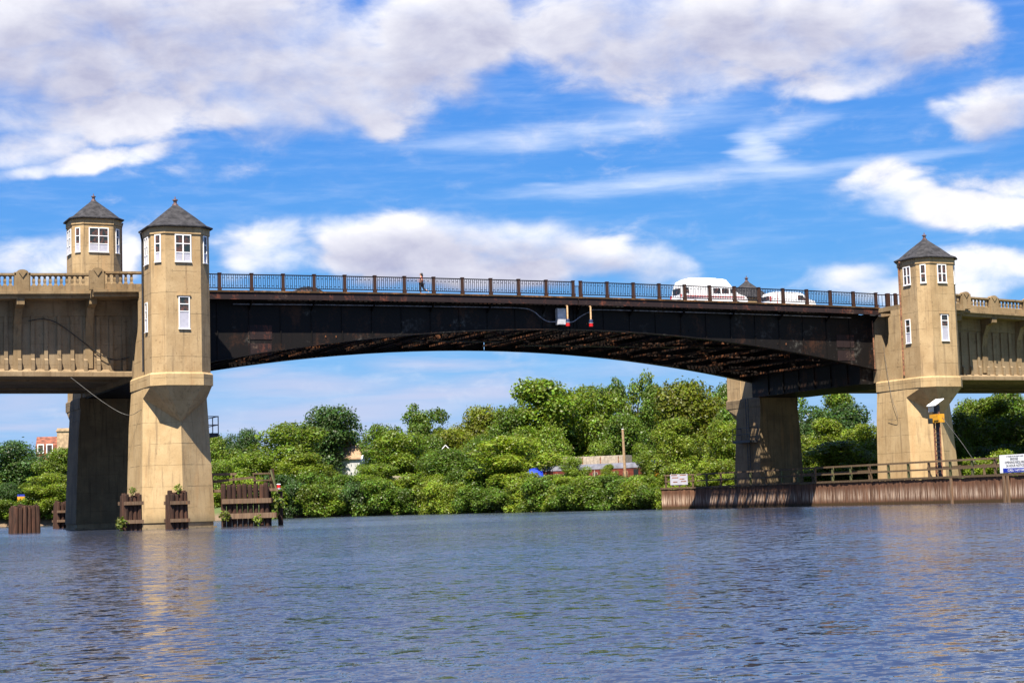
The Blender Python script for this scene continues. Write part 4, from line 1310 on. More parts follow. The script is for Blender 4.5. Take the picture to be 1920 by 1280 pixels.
def cage(loc, label, rz=0.0, ladder=True):
    t = thing('access_cage', label, 'platform', loc, rz, 'steel access cages on the pier sides')
    q = MB(); q.box(-0.5, 0.5, -1.6, 1.6, -0.25, 0.0); q.build('floor', M_DARKBAND, t)
    q = MB()
    for y in (-1.55, 0, 1.55):
        q.box(-0.5, -0.44, y - 0.03, y + 0.03, 0, 1.25)
    for z in (0.6, 1.22):
        q.box(-0.5, -0.44, -1.58, 1.58, z - 0.03, z + 0.03)
        for y in (-1.55, 1.55):
            q.box(-0.44, 0.5, y - 0.03, y + 0.03, z - 0.03, z + 0.03)
    q.build('guard_rail', M_DARKBAND, t)
    if ladder:
        q = MB()
        for y in (-0.25, 0.2):
            q.box(0.3, 0.35, y - 0.03, y + 0.03, -3.8, 4.2)
        for i in range(24):
            q.box(0.31, 0.34, -0.25, 0.2, -3.6 + i * 0.32, -3.56 + i * 0.32)
        q.build('ladder', M_DARKBAND, t)
    return t


cage((64.3, WY - 3.2, 6.75), 'black steel cage with ladder on the side of the far right pier')
cage((3.0, 3.4, 6.9), 'small black steel cage at the right side of the near left pier', math.pi, False)

# ------------------------------------------------------------------ timber bulkhead on the right bank
def bulkhead():
    t = thing('timber_bulkhead', 'long rust brown timber bulkhead along the right bank under the bridge', 'sea wall', (62, 0, 0))
    ys = np.arange(-30, 32.4, 0.245)
    base = None; meshes = []
    for v in range(6):
        q = MB(); w = 0.117; dd = 0.02 + 0.045 * random.random()
        q.hexa([(-dd - 0.02, -w, -2.0), (0.1, -w, -2.0), (0.1, w, -2.0), (-dd - 0.02, w, -2.0), (-dd, -w, 2.12), (0.1, -w, 2.12), (0.1, w, 2.12), (-dd, w, 2.12)])
        o = q.build('plank', M_PLANK, t); meshes.append(o.data)
        bpy.data.objects.remove(o)
    for y in ys:
        o = place('plank', random.choice(meshes), t, (random.uniform(-0.02, 0.02), y, random.uniform(-0.05, 0.03)))
    # angled end face at the downstream end
    ex, ey = -0.6, 0.8
    for j in range(15):
        tt = 0.14 + j * 0.245
        place('plank', random.choice(meshes), t, (ex * tt, 32.42 + ey * tt, random.uniform(-0.05, 0.03)), (0, 0, math.atan2(0.6, 0.8)))
    q = MB(); q.box(-0.14, 0.30, -30.2, 32.7, 2.12, 2.30); q.build('cap_beam', M_RAILT, t)
    q = MB(); q.bar((0.05, 32.5, 2.21), (-2.2, 35.5, 2.21), 0.42, 0.178); q.build('cap_beam', M_RAILT, t)
    q = MB(); q.box(0.12, 1.6, 32.75, 35.6, 1.85, 2.04); q.build('deck', M_WALE, t)
    q = MB(); q.box(0.12, 5.0, -30, 32.4, 1.9, 2.06); q.build('deck', M_WALE, t)
    for y, kk in ((-8.6, 0), (-15.0, 0), (-15.45, 0)):
        q = MB(); q.box(-0.20, -0.09, y - 0.11, y + 0.11, -2, 2.12); q.build('guide_post', M_WALE, t)
    return t


bulkhead()


def dock_rail():
    t = thing('dock_railing', 'weathered timber railing on top of the bulkhead', 'railing', (62.35, 0, 2.06))
    for i, y in enumerate(np.arange(-30, 31.5, 2.75)):
        q = MB(); s = 0.085
        q.box(-s, s, -s, s, 0, 1.55)
        o = q.build('post', M_GREEN if i % 3 else M_RAILT, t); o.location = (0, y, 0)
    for y0, y1 in [(a, a + 8.2) for a in np.arange(-30, 31, 8.25)]:
        y1 = min(y1, 32.2)
        q = MB(); q.box(-0.14, -0.09, y0, y1, 1.42, 1.58); q.build('top_rail', M_RAILT, t)
        q = MB(); q.box(-0.14, -0.09, y0, y1, 0.78, 0.92); q.build('mid_rail', M_RAILT, t)
    for u in (0.2, 1.7, 3.2):
        q = MB(); q.box(-0.08, 0.08, -0.08, 0.08, 0, 1.5); o = q.build('post', M_RAILT, t); o.location = (-0.25 - 0.6 * u, 32.5 + 0.8 * u, 0)
    for z in (0.85, 1.5):
        q = MB(); q.bar((-0.3, 32.4, z), (-2.3, 35.1, z), 0.05, 0.14); q.build('top_rail', M_RAILT, t)
    # second line of rails across the landing
    for i, y in enumerate(np.arange(-14, 22, 3.1)):
        q = MB(); q.box(3.6, 3.75, -0.07, 0.07, 0, 1.2); o = q.build('post', M_RAILT, t); o.location = (0, y, 0)
    q = MB(); q.box(3.55, 3.6, -14, 20.4, 1.0, 1.14); q.build('top_rail', M_RAILT, t)


dock_rail()


def text_mesh(body, size, mat, parent, loc, rot, name='lettering', sx=1.0):
    cu = bpy.data.curves.new(name, 'FONT')
    cu.body = body; cu.size = size; cu.align_x = 'CENTER'; cu.align_y = 'CENTER'; cu.extrude = 0.002; cu.resolution_u = 2
    cu.offset = size * 0.012
    o = bpy.data.objects.new(name, cu); COL.objects.link(o)
    dg = bpy.context.evaluated_depsgraph_get(); dg.update()
    me = bpy.data.meshes.new_from_object(o.evaluated_get(dg))
    bpy.data.objects.remove(o)
    me.materials.clear(); me.materials.append(mat)
    return place(name, me, parent, loc, rot, (sx, 1, 1))


sg = thing('bridge_sign', 'white and blue board reading BRIDGE OPENING REQUIRES 24 HOUR NOTICE on the dock railing', 'sign', (61.95, -16.3, 2.36))
q = MB(); q.box(0, 0.05, -1.8, 1.8, 0, 1.41); q.build('board', M_WHITE, sg)
q = MB(); q.box(-0.006, -0.001, -1.8, 1.44, 0.02, 0.36); q.build('blue_band', M_BLUE, sg)
tr = (R(90), 0, R(-90))
for body, sz, z, mt, y, xsc in (('BY ORDER OF THE COAST GUARD', 0.13, 1.27, M_SIGNTXT, 0, 0.95), ('BRIDGE', 0.26, 1.06, M_SIGNTXT, 0.1, 1.0), ('OPENING REQUIRES', 0.26, 0.80, M_SIGNTXT, 0, 1.0), ('24 HOUR NOTICE', 0.26, 0.54, M_SIGNTXT, 0, 1.0), ('CALL 1-617-500', 0.27, 0.19, M_WHITE, -0.1, 1.1)):
    text_mesh(body, sz, mt, sg, (-0.009, y, z), tr, sx=xsc)
s2 = thing('notice_board', 'small faded white notice on the left end of the dock railing', 'sign', (61.0, 33.75, 2.3))
s2.rotation_euler = (0, 0, math.atan2(0.6, 0.8))
q = MB(); q.box(0, 0.05, -0.95, 1.0, 0.25, 1.35); q.build('board', M_PANEL, s2)
q = MB()
for (y0, y1, z) in ((0.2, 0.9, 1.2), (-0.8, -0.1, 1.2), (0.1, 0.8, 0.95), (-0.6, -0.05, 0.8), (-0.8, -0.2, 0.55), (0.2, 0.7, 0.5)):
    q.box(-0.008, -0.001, y0, y1, z, z + 0.1)
q.build('faded_print', M_PIPE, s2)
for y in (-0.8, 0.8):
    q = MB(); q.box(0.06, 0.14, y - 0.04, y + 0.04, -0.2, 1.2); q.build('post', M_RAILT, s2)

bc = thing('beacon_pole', 'rusty beacon pole with an orange collar and tilted white panel before the right pier', 'beacon', (62.55, -6.4, 2.06))
q = MB(); q.box(-0.12, -0.04, 0.25, 0.42, 0, 5.6); q.box(-0.12, -0.04, -0.42, -0.34, 0, 5.6); q.build('pole', M_PIPE, bc)
q = MB()
for i in range(15):
    q.box(-0.10, -0.06, -0.34, 0.25, 0.2 + i * 0.36, 0.26 + i * 0.36)
q.box(0.0, 0.03, -0.3, 0.25, 0.0, 5.5)
q.build('ladder', M_DARKBAND, bc)
q = MB(); q.box(-0.30, 0.25, -0.62, 0.62, 4.72, 5.42); q.box(-0.36, -0.302, -0.55, 0.0, 4.9, 5.36); q.build('collar', M_YEL, bc)
q = MB(); q.lathe(-0.35, 0.42, [(0.22, 4.65), (0.24, 5.0), (0.2, 5.1)], 8); q.build('lamp', M_CARDK, bc)
q = MB(); q.box(-0.15, 0.15, -0.2, 0.2, 5.42, 6.2); q.build('equipment_box', M_DARKBAND, bc)
q = MB(); q.hexa([(-0.55, -0.5, 6.1), (0.4, -0.5, 6.65), (0.4, 0.62, 6.65), (-0.55, 0.62, 6.1), (-0.55, -0.5, 6.16), (0.4, -0.5, 6.71), (0.4, 0.62, 6.71), (-0.55, 0.62, 6.16)]); q.build('panel', M_WHITE, bc)
q = MB(); q.box(-0.4, 0.3, 0.55, 0.6, 5.65, 6.3); q.build('side_plate', M_WHITE, bc)
conduit([(62.6, -7.0, 7.2), (63.0, -8.9, 4.9), (63.3, -10.1, 3.2)], 'thin guy wire slanting down right from the beacon pole', M_WIRE, 0.017, 'guy_wire')

# loose cables on the concrete
conduit(smooth_path([(-9.5, FY - 0.22, 15.35), (-7.6, FY - 0.22, 15.3), (-4.0, FY - 0.22, 12.75), (-2.2, FY - 0.25, 12.75)]), 'black cable sagging across the ribbed wall of the left approach', M_CABLE, 0.035, 'cable')
conduit(smooth_path([(-6.6, 5.0, 11.2), (-4.4, 3.6, 9.2), (-3.0, 2.6, 8.3), (-2.35, 1.0, 8.6), (-1.2, 0.1, 9.2), (0.6, -0.9, 10.0)]), 'thin wire drooping from the left approach to the near left pier', M_WIRE, 0.017, 'wire')
conduit(smooth_path([(64.95, 3.6, 14.3), (64.9, 3.0, 11.1), (64.75, 2.4, 9.3), (64.7, 1.7, 7.6), (64.8, 3.2, 7.5)]), 'loose wire hanging down the left side of the right tower', M_WIRE, 0.017, 'wire')
conduit([(65.1, 5.2, 16.6), (65.15, 5.2, 12.0)], 'rust red pipe standing upright at the right end of the steel girder', M_PIPE, 0.05, 'pipe_conduit')

# ------------------------------------------------------------------ background buildings and stored things
def gable_house(name, label, cat, loc, rz, w, d, h, rh, wall, roof, windows=True, chimney=True, trim=M_WHITE):
    t = thing(name, label, cat, loc, rz)
    b = MB(); b.box(-w / 2, w / 2, -d / 2, d / 2, 0, h)
    b.prism_y([(-w / 2, h), (w / 2, h), (0, h + rh)], -d / 2, d / 2)
    b.build('wall', wall, t, fix=True)
    ov = 0.35
    for s in (-1, 1):
        r_ = MB()
        k_ = rh / (w / 2)
        r_.hexa([(0, -d / 2 - ov, h + rh), (s * (w / 2 + ov), -d / 2 - ov, h - k_ * ov), (s * (w / 2 + ov), d / 2 + ov, h - k_ * ov), (0, d / 2 + ov, h + rh),
                 (0, -d / 2 - ov, h + rh + 0.18), (s * (w / 2 + ov), -d / 2 - ov, h - k_ * ov + 0.18), (s * (w / 2 + ov), d / 2 + ov, h - k_ * ov + 0.18), (0, d / 2 + ov, h + rh + 0.18)])
        ro = r_.build('roof', roof, t, fix=True)
        tr_ = MB()
        tr_.bar((0, -d / 2 - ov - 0.06, h + rh + 0.02), (s * (w / 2 + ov), -d / 2 - ov - 0.06, h - k_ * ov + 0.02), 0.1, 0.32, (0, -1, 0.001))
        tr_.build('bargeboard', trim, ro)
    if chimney:
        c = MB(); c.box(-0.35, 0.35, -0.4, 0.4, h + rh * 0.4, h + rh + 1.0); c.build('chimney', M_BRICK, t)
    if windows:
        for x in (-w * 0.22, w * 0.22):
            for z in (h * 0.25, h * 0.68):
                f = MB(); f.box(x - 0.5, x + 0.5, -d / 2 - 0.06, -d / 2 + 0.02, z, z + 1.4)
                fo = f.build('window', M_WHITE, t)
                g = MB(); g.box(x - 0.4, x + 0.4, -d / 2 - 0.08, -d / 2 - 0.061, z + 0.1, z + 1.3); g.build('pane', M_GLASS, fo)
    return t


gz = lambda x, y: float(ground_z(x, y))
# tan-roofed house: ridge nearly across the view, gable end to the right
h1 = gable_house('wooden_house', 'small white house with a tan roof and chimney among the trees, left of centre', 'house', (70.2, 161.5, 4.6), R(58), 4.6, 4.6, 5.2, 2.0, M_SIDING, M_TAN)
gable_house('wooden_house', 'red gabled house with white eaves glimpsed high in the trees at the centre', 'house', (69.5, 116.3, 3.0), R(-25), 4.2, 5, 4.7, 2.3, M_REDSID, M_ROOF, False, False)
gable_house('wooden_house', 'pale house with white gable trim showing through the trees left of the timber pole', 'house', (97.3, 111.0, 3.6), R(-32), 7.0, 7, 4.3, 4.2, M_CREAM, M_ROOF, True, True)
gable_house('wooden_house', 'white house mostly hidden behind the trees right of the right tower', 'house', (117.0, 46.0, 3.6), R(-38), 9, 8, 3.4, 1.2, M_SIDING, M_TRAING, True, False)
gable_house('wooden_house', 'low white shed glimpsed between the two right piers behind bushes', 'house', (91.0, 42.0, 2.5), R(-32), 12, 5, 2.6, 0.7, M_SIDING, M_TRAING, True, False)
bb = thing('brick_building', 'red and buff brick building with a square tower beyond the trees at far left', 'building', (39.5, 268, 6.0), R(-12))
q = MB(); q.box(-4.2, 1.5, -3, 6, 0, 11.0); q.prism_x([(-3, 11.0), (6, 11.0), (1.5, 13.0)], -4.2, 1.5); q.build('wall', M_BRICK, bb, fix=True)
q = MB(); q.box(0.3, 4.2, -3.6, 0.5, 0, 14.6); q.box(0.1, 4.4, -3.8, 0.7, 13.9, 14.2); q.build('tower_wall', M_BUFF, bb)
for x in (-3.2, -1.3):
    f = MB(); f.box(x - 0.7, x + 0.7, -3.12, -2.98, 9.2, 11.2); fo = f.build('window', M_WHITE, bb)
    g = MB(); g.box(x - 0.5, x + 0.5, -3.16, -3.121, 9.4, 11.0); g.build('pane', M_GLASS, fo)

tcar = thing('railway_carriage', 'dark red railway carriage with a rounded grey roof behind the bank bushes', 'train car', (71.6, 75.2, 2.1), math.atan2(-15.1, 8.5))
q = MB(); q.box(-9.2, 9.2, -1.4, 1.4, 0.9, 3.05); q.build('body', M_TRAINR, tcar)
ring = [(-1.45, 3.05), (1.45, 3.05), (1.25, 3.4), (0.85, 3.62), (0, 3.75), (-0.85, 3.62), (-1.25, 3.4)]
q = MB(); q.prism_x(ring, -9.0, 8.8)
q.loft([[(8.8, y, z) for y, z in ring], [(9.3, y * 0.86, 3.0 + (z - 3.05) * 0.62) for y, z in ring], [(9.5, y * 0.6, 2.98 + (z - 3.05) * 0.25) for y, z in ring]])
q.build('roof', M_TRAING, tcar, fix=True)
for i in range(11):
    x = -8.2 + i * 1.5
    f = MB(); f.box(x - 0.36, x + 0.36, -1.45, -1.39, 2.05, 2.65); fo = f.build('window', M_CREAM if i % 2 else M_POLE, tcar)
    g = MB(); g.box(x - 0.31, x + 0.31, -1.47, -1.451, 2.09, 2.61); g.build('pane', M_GLASS, fo)
q = MB(); q.box(8.0, 8.7, -1.45, -1.39, 1.0, 2.9); q.build('door', M_CARDK, tcar)
for x in (-7.5, -5.6, 5.6, 7.5):
    q = MB(); q.loft([[(x + 0.45 * math.cos(a_), y, 0.45 + 0.45 * math.sin(a_)) for a_ in np.linspace(0, 2 * math.pi, 13)[:-1]] for y in (-1.0, 1.0)]); q.build('wheel', M_TYRE, tcar, fix=True)

bxs = thing('storage_container', 'long cream corrugated container behind the railway carriage', 'container', (75.0, 78.5, 2.2), math.atan2(-7.0, 5.4))
q = MB(); q.box(-4.4, 4.4, -1.2, 1.2, 0.1, 4.75); q.build('body', M_CREAM, bxs)
for i in range(17):
    q = MB(); x = -4.1 + i * 0.51; q.box(x - 0.06, x + 0.06, -1.26, -1.201, 0.2, 4.65); q.build('rib', M_CREAM if i % 5 else M_PIPE, bxs)
rb = thing('storage_container', 'rust red container half hidden by bushes at left of the bank', 'container', (54.2, 117.2, 2.3), R(-20))
q = MB(); q.box(-1.9, 1.9, -1.2, 1.2, 0, 3.0); q.build('body', M_REDBOX, rb)
for i in range(8):
    q = MB(); x = -1.7 + i * 0.48; q.box(x - 0.07, x + 0.07, -1.26, -1.201, 0.1, 2.9); q.build('rib', M_REDBOX, rb)
cb = thing('boat_trailer', 'cream trailer box half hidden by bushes left of the blue tarpaulins', 'trailer', (61.2, 111.8, 2.2), R(-25))
q = MB(); q.prism_y([(-3.0, 0.6), (2.8, 0.6), (3.0, 2.2), (2.4, 3.3), (-2.8, 3.4)], -1.1, 1.1); q.build('body', M_CREAM, cb, fix=True)
for x in (-1.2, 1.2):
    q = MB(); q.loft([[(x + 0.4 * math.cos(a_), y, 0.4 + 0.4 * math.sin(a_)) for a_ in np.linspace(0, 2 * math.pi, 13)[:-1]] for y in (-1.2, -0.95)]); q.build('wheel', M_TYRE, cb, fix=True)


def tarp(loc, w, d, h, label):
    n = 8; vs = []; fs = []
    for j in range(n + 1):
        for i in range(n + 1):
            u, v = i / n * 2 - 1, j / n * 2 - 1
            e = max(abs(u), abs(v))
            z = h * (1 - e ** 3) + 0.12 * math.sin(5 * u + 3 * v) * (1 - e)
            vs.append((u * w / 2, v * d / 2, max(0, z)))
    for j in range(n):
        for i in range(n):
            a = j * (n + 1) + i
            fs.append((a, a + 1, a + n + 2, a + n + 1))
    b = MB().add(vs, fs)
    o = b.build('tarpaulin', M_TARP, None, loc, True)
    sl = o.modifiers.new('thickness', 'SOLIDIFY'); sl.thickness = 0.05
    return tag(o, label, 'tarpaulin', 'blue tarpaulins over stored boats')


tarp((66.0, 79.0, 2.2), 3.2, 3.0, 3.4, 'blue tarpaulin over a stored boat at the left end of the railway carriage')
tarp((67.6, 106.5, 2.2), 3.2, 3.0, 4.0, 'blue tarpaulin glimpsed through the trees left of centre')
tarp((77.3, 67.6, 2.2), 1.8, 2.4, 3.9, 'blue tarpaulin at the right end of the railway carriage')
yv = thing('site_digger', 'yellow machine cab half hidden by bushes right of the railway carriage', 'digger', (75.6, 62.2, 2.1), R(-30))
q = MB(); q.prism_y([(-1.2, 0.7), (1.3, 0.7), (1.3, 1.9), (0.4, 2.2), (0.2, 3.5), (-0.9, 3.5), (-1.2, 2.0)], -0.8, 0.8); q.build('body', M_YEL, yv, fix=True)
q = MB(); q.box(-0.75, 0.05, -0.83, -0.801, 2.4, 3.3); q.build('window', M_GLASS, yv)
for x in (-0.8, 0.8):
    q = MB(); q.loft([[(x + 0.5 * math.cos(a_), y, 0.5 + 0.5 * math.sin(a_)) for a_ in np.linspace(0, 2 * math.pi, 13)[:-1]] for y in (-0.9, -0.5)]); q.build('wheel', M_TYRE, yv, fix=True)
up = thing('utility_pole', 'bare orange timber pole rising from the bank bushes before the carriage', 'pole', (71.75, 65.2, 2.0))
q = MB(); q.tube([(0.12, 0, -0.5), (0.0, 0.0, 4.0), (-0.08, 0, 7.85)], 0.19, 9, 0.15); q.build('shaft', M_POLE, up)
q = MB(); q.lathe(-0.08, 0, [(0.155, 7.85), (0.1, 7.9)], 9); q.build('cap', M_WHITE, up)
up2 = thing('fence_post', 'short pale post by the railway carriage windows left of the timber pole', 'post', (70.4, 70.6, 2.0))
q = MB(); q.tube([(0, 0, -0.4), (0, 0, 3.0)], 0.06, 7); q.build('shaft', M_CREAM, up2)
ys_ = thing('shore_sign', 'small yellow and blue sign among the trees behind the leftmost pile cluster', 'sign', (8.4, 121.0, 1.2), R(-25))
q = MB(); q.box(-0.5, 0.5, -0.06, 0.0, 1.9, 2.9); q.build('board', M_YEL, ys_)
q = MB(); q.box(-0.5, 0.5, -0.06, 0.0, 2.9, 3.2); q.build('cap_board', M_BLUE, ys_)
q = MB(); q.box(-0.06, 0.06, 0.01, 0.1, -0.5, 2.9); q.build('post', M_RAILT, ys_)

# ------------------------------------------------------------------ vegetation
def leaf_cloud(lobes, n, size, seed, hollow=0.55, up=0.5, droop=0.0):
    """leaf-sized quads spread through a crown made of ellipsoid lobes (x, y, z, rx, ry, rz)"""
    g = np.random.default_rng(seed)
    lob = np.array(lobes)
    wts = (lob[:, 3] * lob[:, 4] + lob[:, 4] * lob[:, 5] + lob[:, 3] * lob[:, 5]) ** 1.0
    idx = g.choice(len(lob), n, p=wts / wts.sum())
    d = g.normal(size=(n, 3)); d /= np.linalg.norm(d, axis=1)[:, None]
    # leaves sit on twigs: small clusters along random directions
    r = np.clip(hollow + (1.06 - hollow) * g.random(n) ** 0.55 + g.normal(size=n) * 0.07, 0.05, 1.35)
    c = lob[idx, :3] + d * lob[idx, 3:] * r[:, None]
    tw = g.normal(size=(n, 3)) * size * 0.9
    c = c + tw
    if droop:
        c[:, 2] -= droop * g.random(n) ** 2 * (r > 0.8)
    nrm = d * 0.55 + np.array([0, 0, up]) + g.normal(size=(n, 3)) * 0.55
    nrm /= np.linalg.norm(nrm, axis=1)[:, None]
    a = np.cross(nrm, g.normal(size=(n, 3))); a /= np.linalg.norm(a, axis=1)[:, None]
    b = np.cross(nrm, a)
    s = size * (0.55 + 0.9 * g.random(n))[:, None]
    asp = (0.55 + 0.3 * g.random(n))[:, None]
    v0 = c - a * s; v1 = c + b * s * asp - nrm * s * 0.15; v2 = c + a * s; v3 = c - b * s * asp - nrm * s * 0.15
    V = np.stack([v0, v1, v2, v3], 1).reshape(-1, 3)
    return V


def mesh_from_quads(name, V, mat):
    me = bpy.data.meshes.new(name)
    n = len(V) // 4
    me.vertices.add(len(V)); me.vertices.foreach_set('co', V.astype(np.float32).ravel())
    me.loops.add(n * 4); me.loops.foreach_set('vertex_index', np.arange(n * 4, dtype=np.int32))
    me.polygons.add(n)
    me.polygons.foreach_set('loop_start', np.arange(0, n * 4, 4, dtype=np.int32))
    me.polygons.foreach_set('loop_total', np.full(n, 4, dtype=np.int32))
    me.update(calc_edges=True)
    me.materials.append(mat)
    return me


def crown_lobes(kind, seed):
    g = np.random.default_rng(seed)
    L = []
    # nominal: crown in z 0.12..1.0 of a tree 12 m tall, 10 m wide
    if kind == 'round':
        for i in range(26):
            a = g.random() * 6.283; u = g.random() ** 0.6
            z = 2.2 + 8.0 * g.random()
            prof = math.sqrt(max(0.03, 1 - ((z - 5.6) / 5.6) ** 2))
            rr = 3.9 * u * prof; s = 1.1 + 0.9 * g.random()
            L.append((rr * math.cos(a), rr * math.sin(a), z, s * 1.25, s * 1.25, s * 0.95))
        L.append((0, 0, 6.2, 3.4, 3.4, 4.2))
    elif kind == 'loose':
        for i in range(38):
            a = g.random() * 6.283; u = g.random() ** 0.5
            z = 1.4 + 9.6 * g.random()
            prof = math.sqrt(max(0.04, 1 - ((z - 4.8) / 6.6) ** 2))
            rr = 4.4 * u * prof; s = 0.75 + 0.75 * g.random()
            L.append((rr * math.cos(a), rr * math.sin(a), z, s * 1.2, s * 1.2, s))
        L.append((0, 0, 5.4, 3.0, 3.0, 4.2))
    elif kind == 'tall':
        for i in range(26):
            a = g.random() * 6.283
            z = 1.5 + 10 * g.random()
            prof = (1 - ((z - 1) / 11.5) ** 1.6) ** 0.8
            rr = 3.6 * prof * g.random() ** 0.6; s = 0.6 + 0.6 * g.random()
            L.append((rr * math.cos(a), rr * math.sin(a), z, s, s, s * 1.7))
        L.append((0, 0, 5.5, 2.0, 2.0, 4.6))
    else:  # feather
        for i in range(34):
            a = g.random() * 6.283
            z = 2.0 + 9.4 * g.random()
            prof = math.sqrt(max(0.05, 1 - ((z - 6) / 6.4) ** 2))
            rr = 4.7 * prof * g.random() ** 0.5; s = 0.5 + 0.6 * g.random()
            L.append((rr * math.cos(a), rr * math.sin(a), z, s * 1.3, s * 1.3, s * 0.9))
        L.append((0, 0, 5.0, 2.0, 2.0, 3.2))
    return L


def trunk_mesh(seed):
    g = random.Random(seed)
    b = MB()
    b.tube([(0, 0, -0.8), (0.05, 0, 1.5), (g.uniform(-.2, .2), g.uniform(-.2, .2), 4.5), (g.uniform(-.4, .4), g.uniform(-.4, .4), 8.5)], 0.34, 8, 0.09)
    for i in range(6):
        a = g.uniform(0, 6.28); z = g.uniform(2, 6); l_ = g.uniform(2.2, 3.6)
        b.tube([(0, 0, z), (math.cos(a) * l_ * .5, math.sin(a) * l_ * .5, z + l_ * .45), (math.cos(a) * l_, math.sin(a) * l_, z + l_ * 1.0)], 0.13, 6, 0.03)
    me = bpy.data.meshes.new('trunk'); me.from_pydata(b.v, [], b.f); me.materials.append(M_BARK)
    return me


CROWNS = {}
for kd, n, size in (('round', 24000, 0.155), ('loose', 23000, 0.150), ('tall', 11000, 0.15), ('feather', 15000, 0.15)):
    CROWNS[kd] = [mesh_from_quads('crown', leaf_cloud(crown_lobes(kd, 31 * s + len(kd)), n, size, s, droop=0.5 if kd == 'feather' else 0.2), M_LEAF) for s in (1, 2)]
TRUNKS = [trunk_mesh(s) for s in (1, 2, 3)]

TREES = [
    (18.4, 185.6, 16.0, 12.5, 'round', 3), (21.1, 162.5, 12.6, 8.2, 'round', 1), (12.5, 120.5, 7.4, 8.1, 'loose', 2),
    (7.0, 123.2, 6.2, 5.1, 'round', 3), (51.0, 170.3, 16.0, 7.4, 'round', 3), (52.7, 165.2, 15.6, 5.5, 'round', 3),
    (49.5, 129.1, 14.8, 13.3, 'loose', 1), (65.9, 163.0, 19.4, 12.9, 'round', 3), (37.3, 124.2, 9.6, 7.0, 'round', 1),
    (72.4, 166.0, 15.2, 6.6, 'round', 0), (69.8, 145.0, 15.2, 8.3, 'loose', 0), (77.4, 146.7, 18.6, 10.3, 'feather', 0),
    (65.2, 125.2, 13.1, 12.2, 'loose', 1), (90.0, 151.9, 18.6, 9.7, 'round', 4), (79.4, 135.0, 14.9, 12.1, 'round', 4),
    (83.8, 112.6, 19.5, 16.0, 'loose', 1), (92.2, 113.1, 19.4, 12.5, 'loose', 1), (78.1, 111.1, 16.8, 6.0, 'feather', 1),
    (102.9, 117.9, 21.6, 9.0, 'feather', 1), (101.3, 124.2, 21.3, 8.0, 'feather', 0), (105.5, 113.7, 18.0, 6.7, 'feather', 0),
    (96.1, 88.2, 18.1, 12.5, 'round', 4), (117.9, 127.4, 22.8, 9.8, 'round', 3), (109.2, 100.8, 18.8, 7.3, 'round', 0),
    (65.4, 84.4, 10.3, 12.3, 'loose', 2), (64.2, 103.9, 9.4, 9.8, 'round', 0), (56.3, 110.8, 7.6, 8.2, 'loose', 1),
    (46.9, 117.5, 9.2, 10.8, 'loose', 2), (42.0, 125.3, 10.0, 8.6, 'loose', 1), (90.9, 110.4, 9.0, 11.3, 'loose', 1),
    (74.9, 89.1, 7.7, 8.0, 'loose', 1), (74.3, 57.0, 10.7, 7.0, 'loose', 2), (74.6, 46.9, 10.2, 6.4, 'loose', 2),
    (75.0, 63.7, 7.1, 4.6, 'loose', 1), (100.5, 61.0, 13.9, 11.6, 'round', 3), (82.0, 38.0, 9.4, 6.2, 'loose', 2),
    (82.8, 31.0, 8.8, 6.0, 'loose', 2), (77.4, 27.2, 6.6, 8.4, 'loose', 2), (91.3, 57.8, 11.6, 6.0, 'round', 3),
    (98.2, 29.2, 11.3, 8.9, 'loose', 1), (91.7, 25.7, 9.7, 5.2, 'loose', 1), (106.2, 32.0, 11.6, 7.9, 'round', 1),
    (89.6, 18.2, 6.1, 7.1, 'round', 0), (84.4, 18.3, 6.5, 4.3, 'round', 0), (103.9, 51.9, 11.8, 7.9, 'round', 3),
    (104.2, 24.2, 10.6, 8.2, 'loose', 1), (9.0, 179.0, 14.0, 10.7, 'round', 3), (4.3, 132.0, 8.2, 9.1, 'loose', 1),
    (79.0, 102.2, 13.6, 9.2, 'round', 1), (90.4, 99.0, 14.1, 8.5, 'round', 0), (72.6, 110.8, 12.5, 7.9, 'round', 0),
    (95.2, 73.9, 14.2, 8.5, 'round', 0), (100.0, 72.2, 15.0, 9.3, 'loose', 0), (102.8, 65.2, 14.5, 8.4, 'loose', 1), (99.0, 32.6, 11.6, 7.2, 'loose', 1), (104.6, 32.7, 12.2, 7.4, 'loose', 0), (100.4, 79.5, 18.0, 8.1, 'round', 1), (99.4, 104.3, 18.2, 7.3, 'loose', 0),
    (20.5, 127.0, 8.4, 8.0, 'loose', 1), (27.5, 124.0, 8.8, 8.4, 'loose', 2), (31.5, 135.0, 11.5, 9.5, 'round', 0), (25.0, 148.0, 14.0, 10.5, 'round', 3), (36.0, 152.0, 14.5, 10.5, 'loose', 0), (43.0, 150.0, 14.0, 9.0, 'round', 1),
    (67.1, 70.0, 6.9, 3.9, 'loose', 1), (70.4, 66.7, 5.6, 2.4, 'loose', 2), (79.4, 85.2, 9.6, 5.4, 'loose', 1), (84.6, 83.6, 8.7, 4.4, 'loose', 1), (90.2, 118.5, 19.0, 11.6, 'loose', 0), (76.5, 109.3, 14.6, 8.6, 'loose', 0), (70.4, 126.1, 13.3, 7.4, 'round', 0),
]
KIND_T = {'round': 'rounded', 'loose': 'loose bushy', 'tall': 'tall pointed', 'feather': 'feathery'}
COL_T = ['mid green', 'fresh green', 'bright yellow green', 'dark blue green', 'olive green']
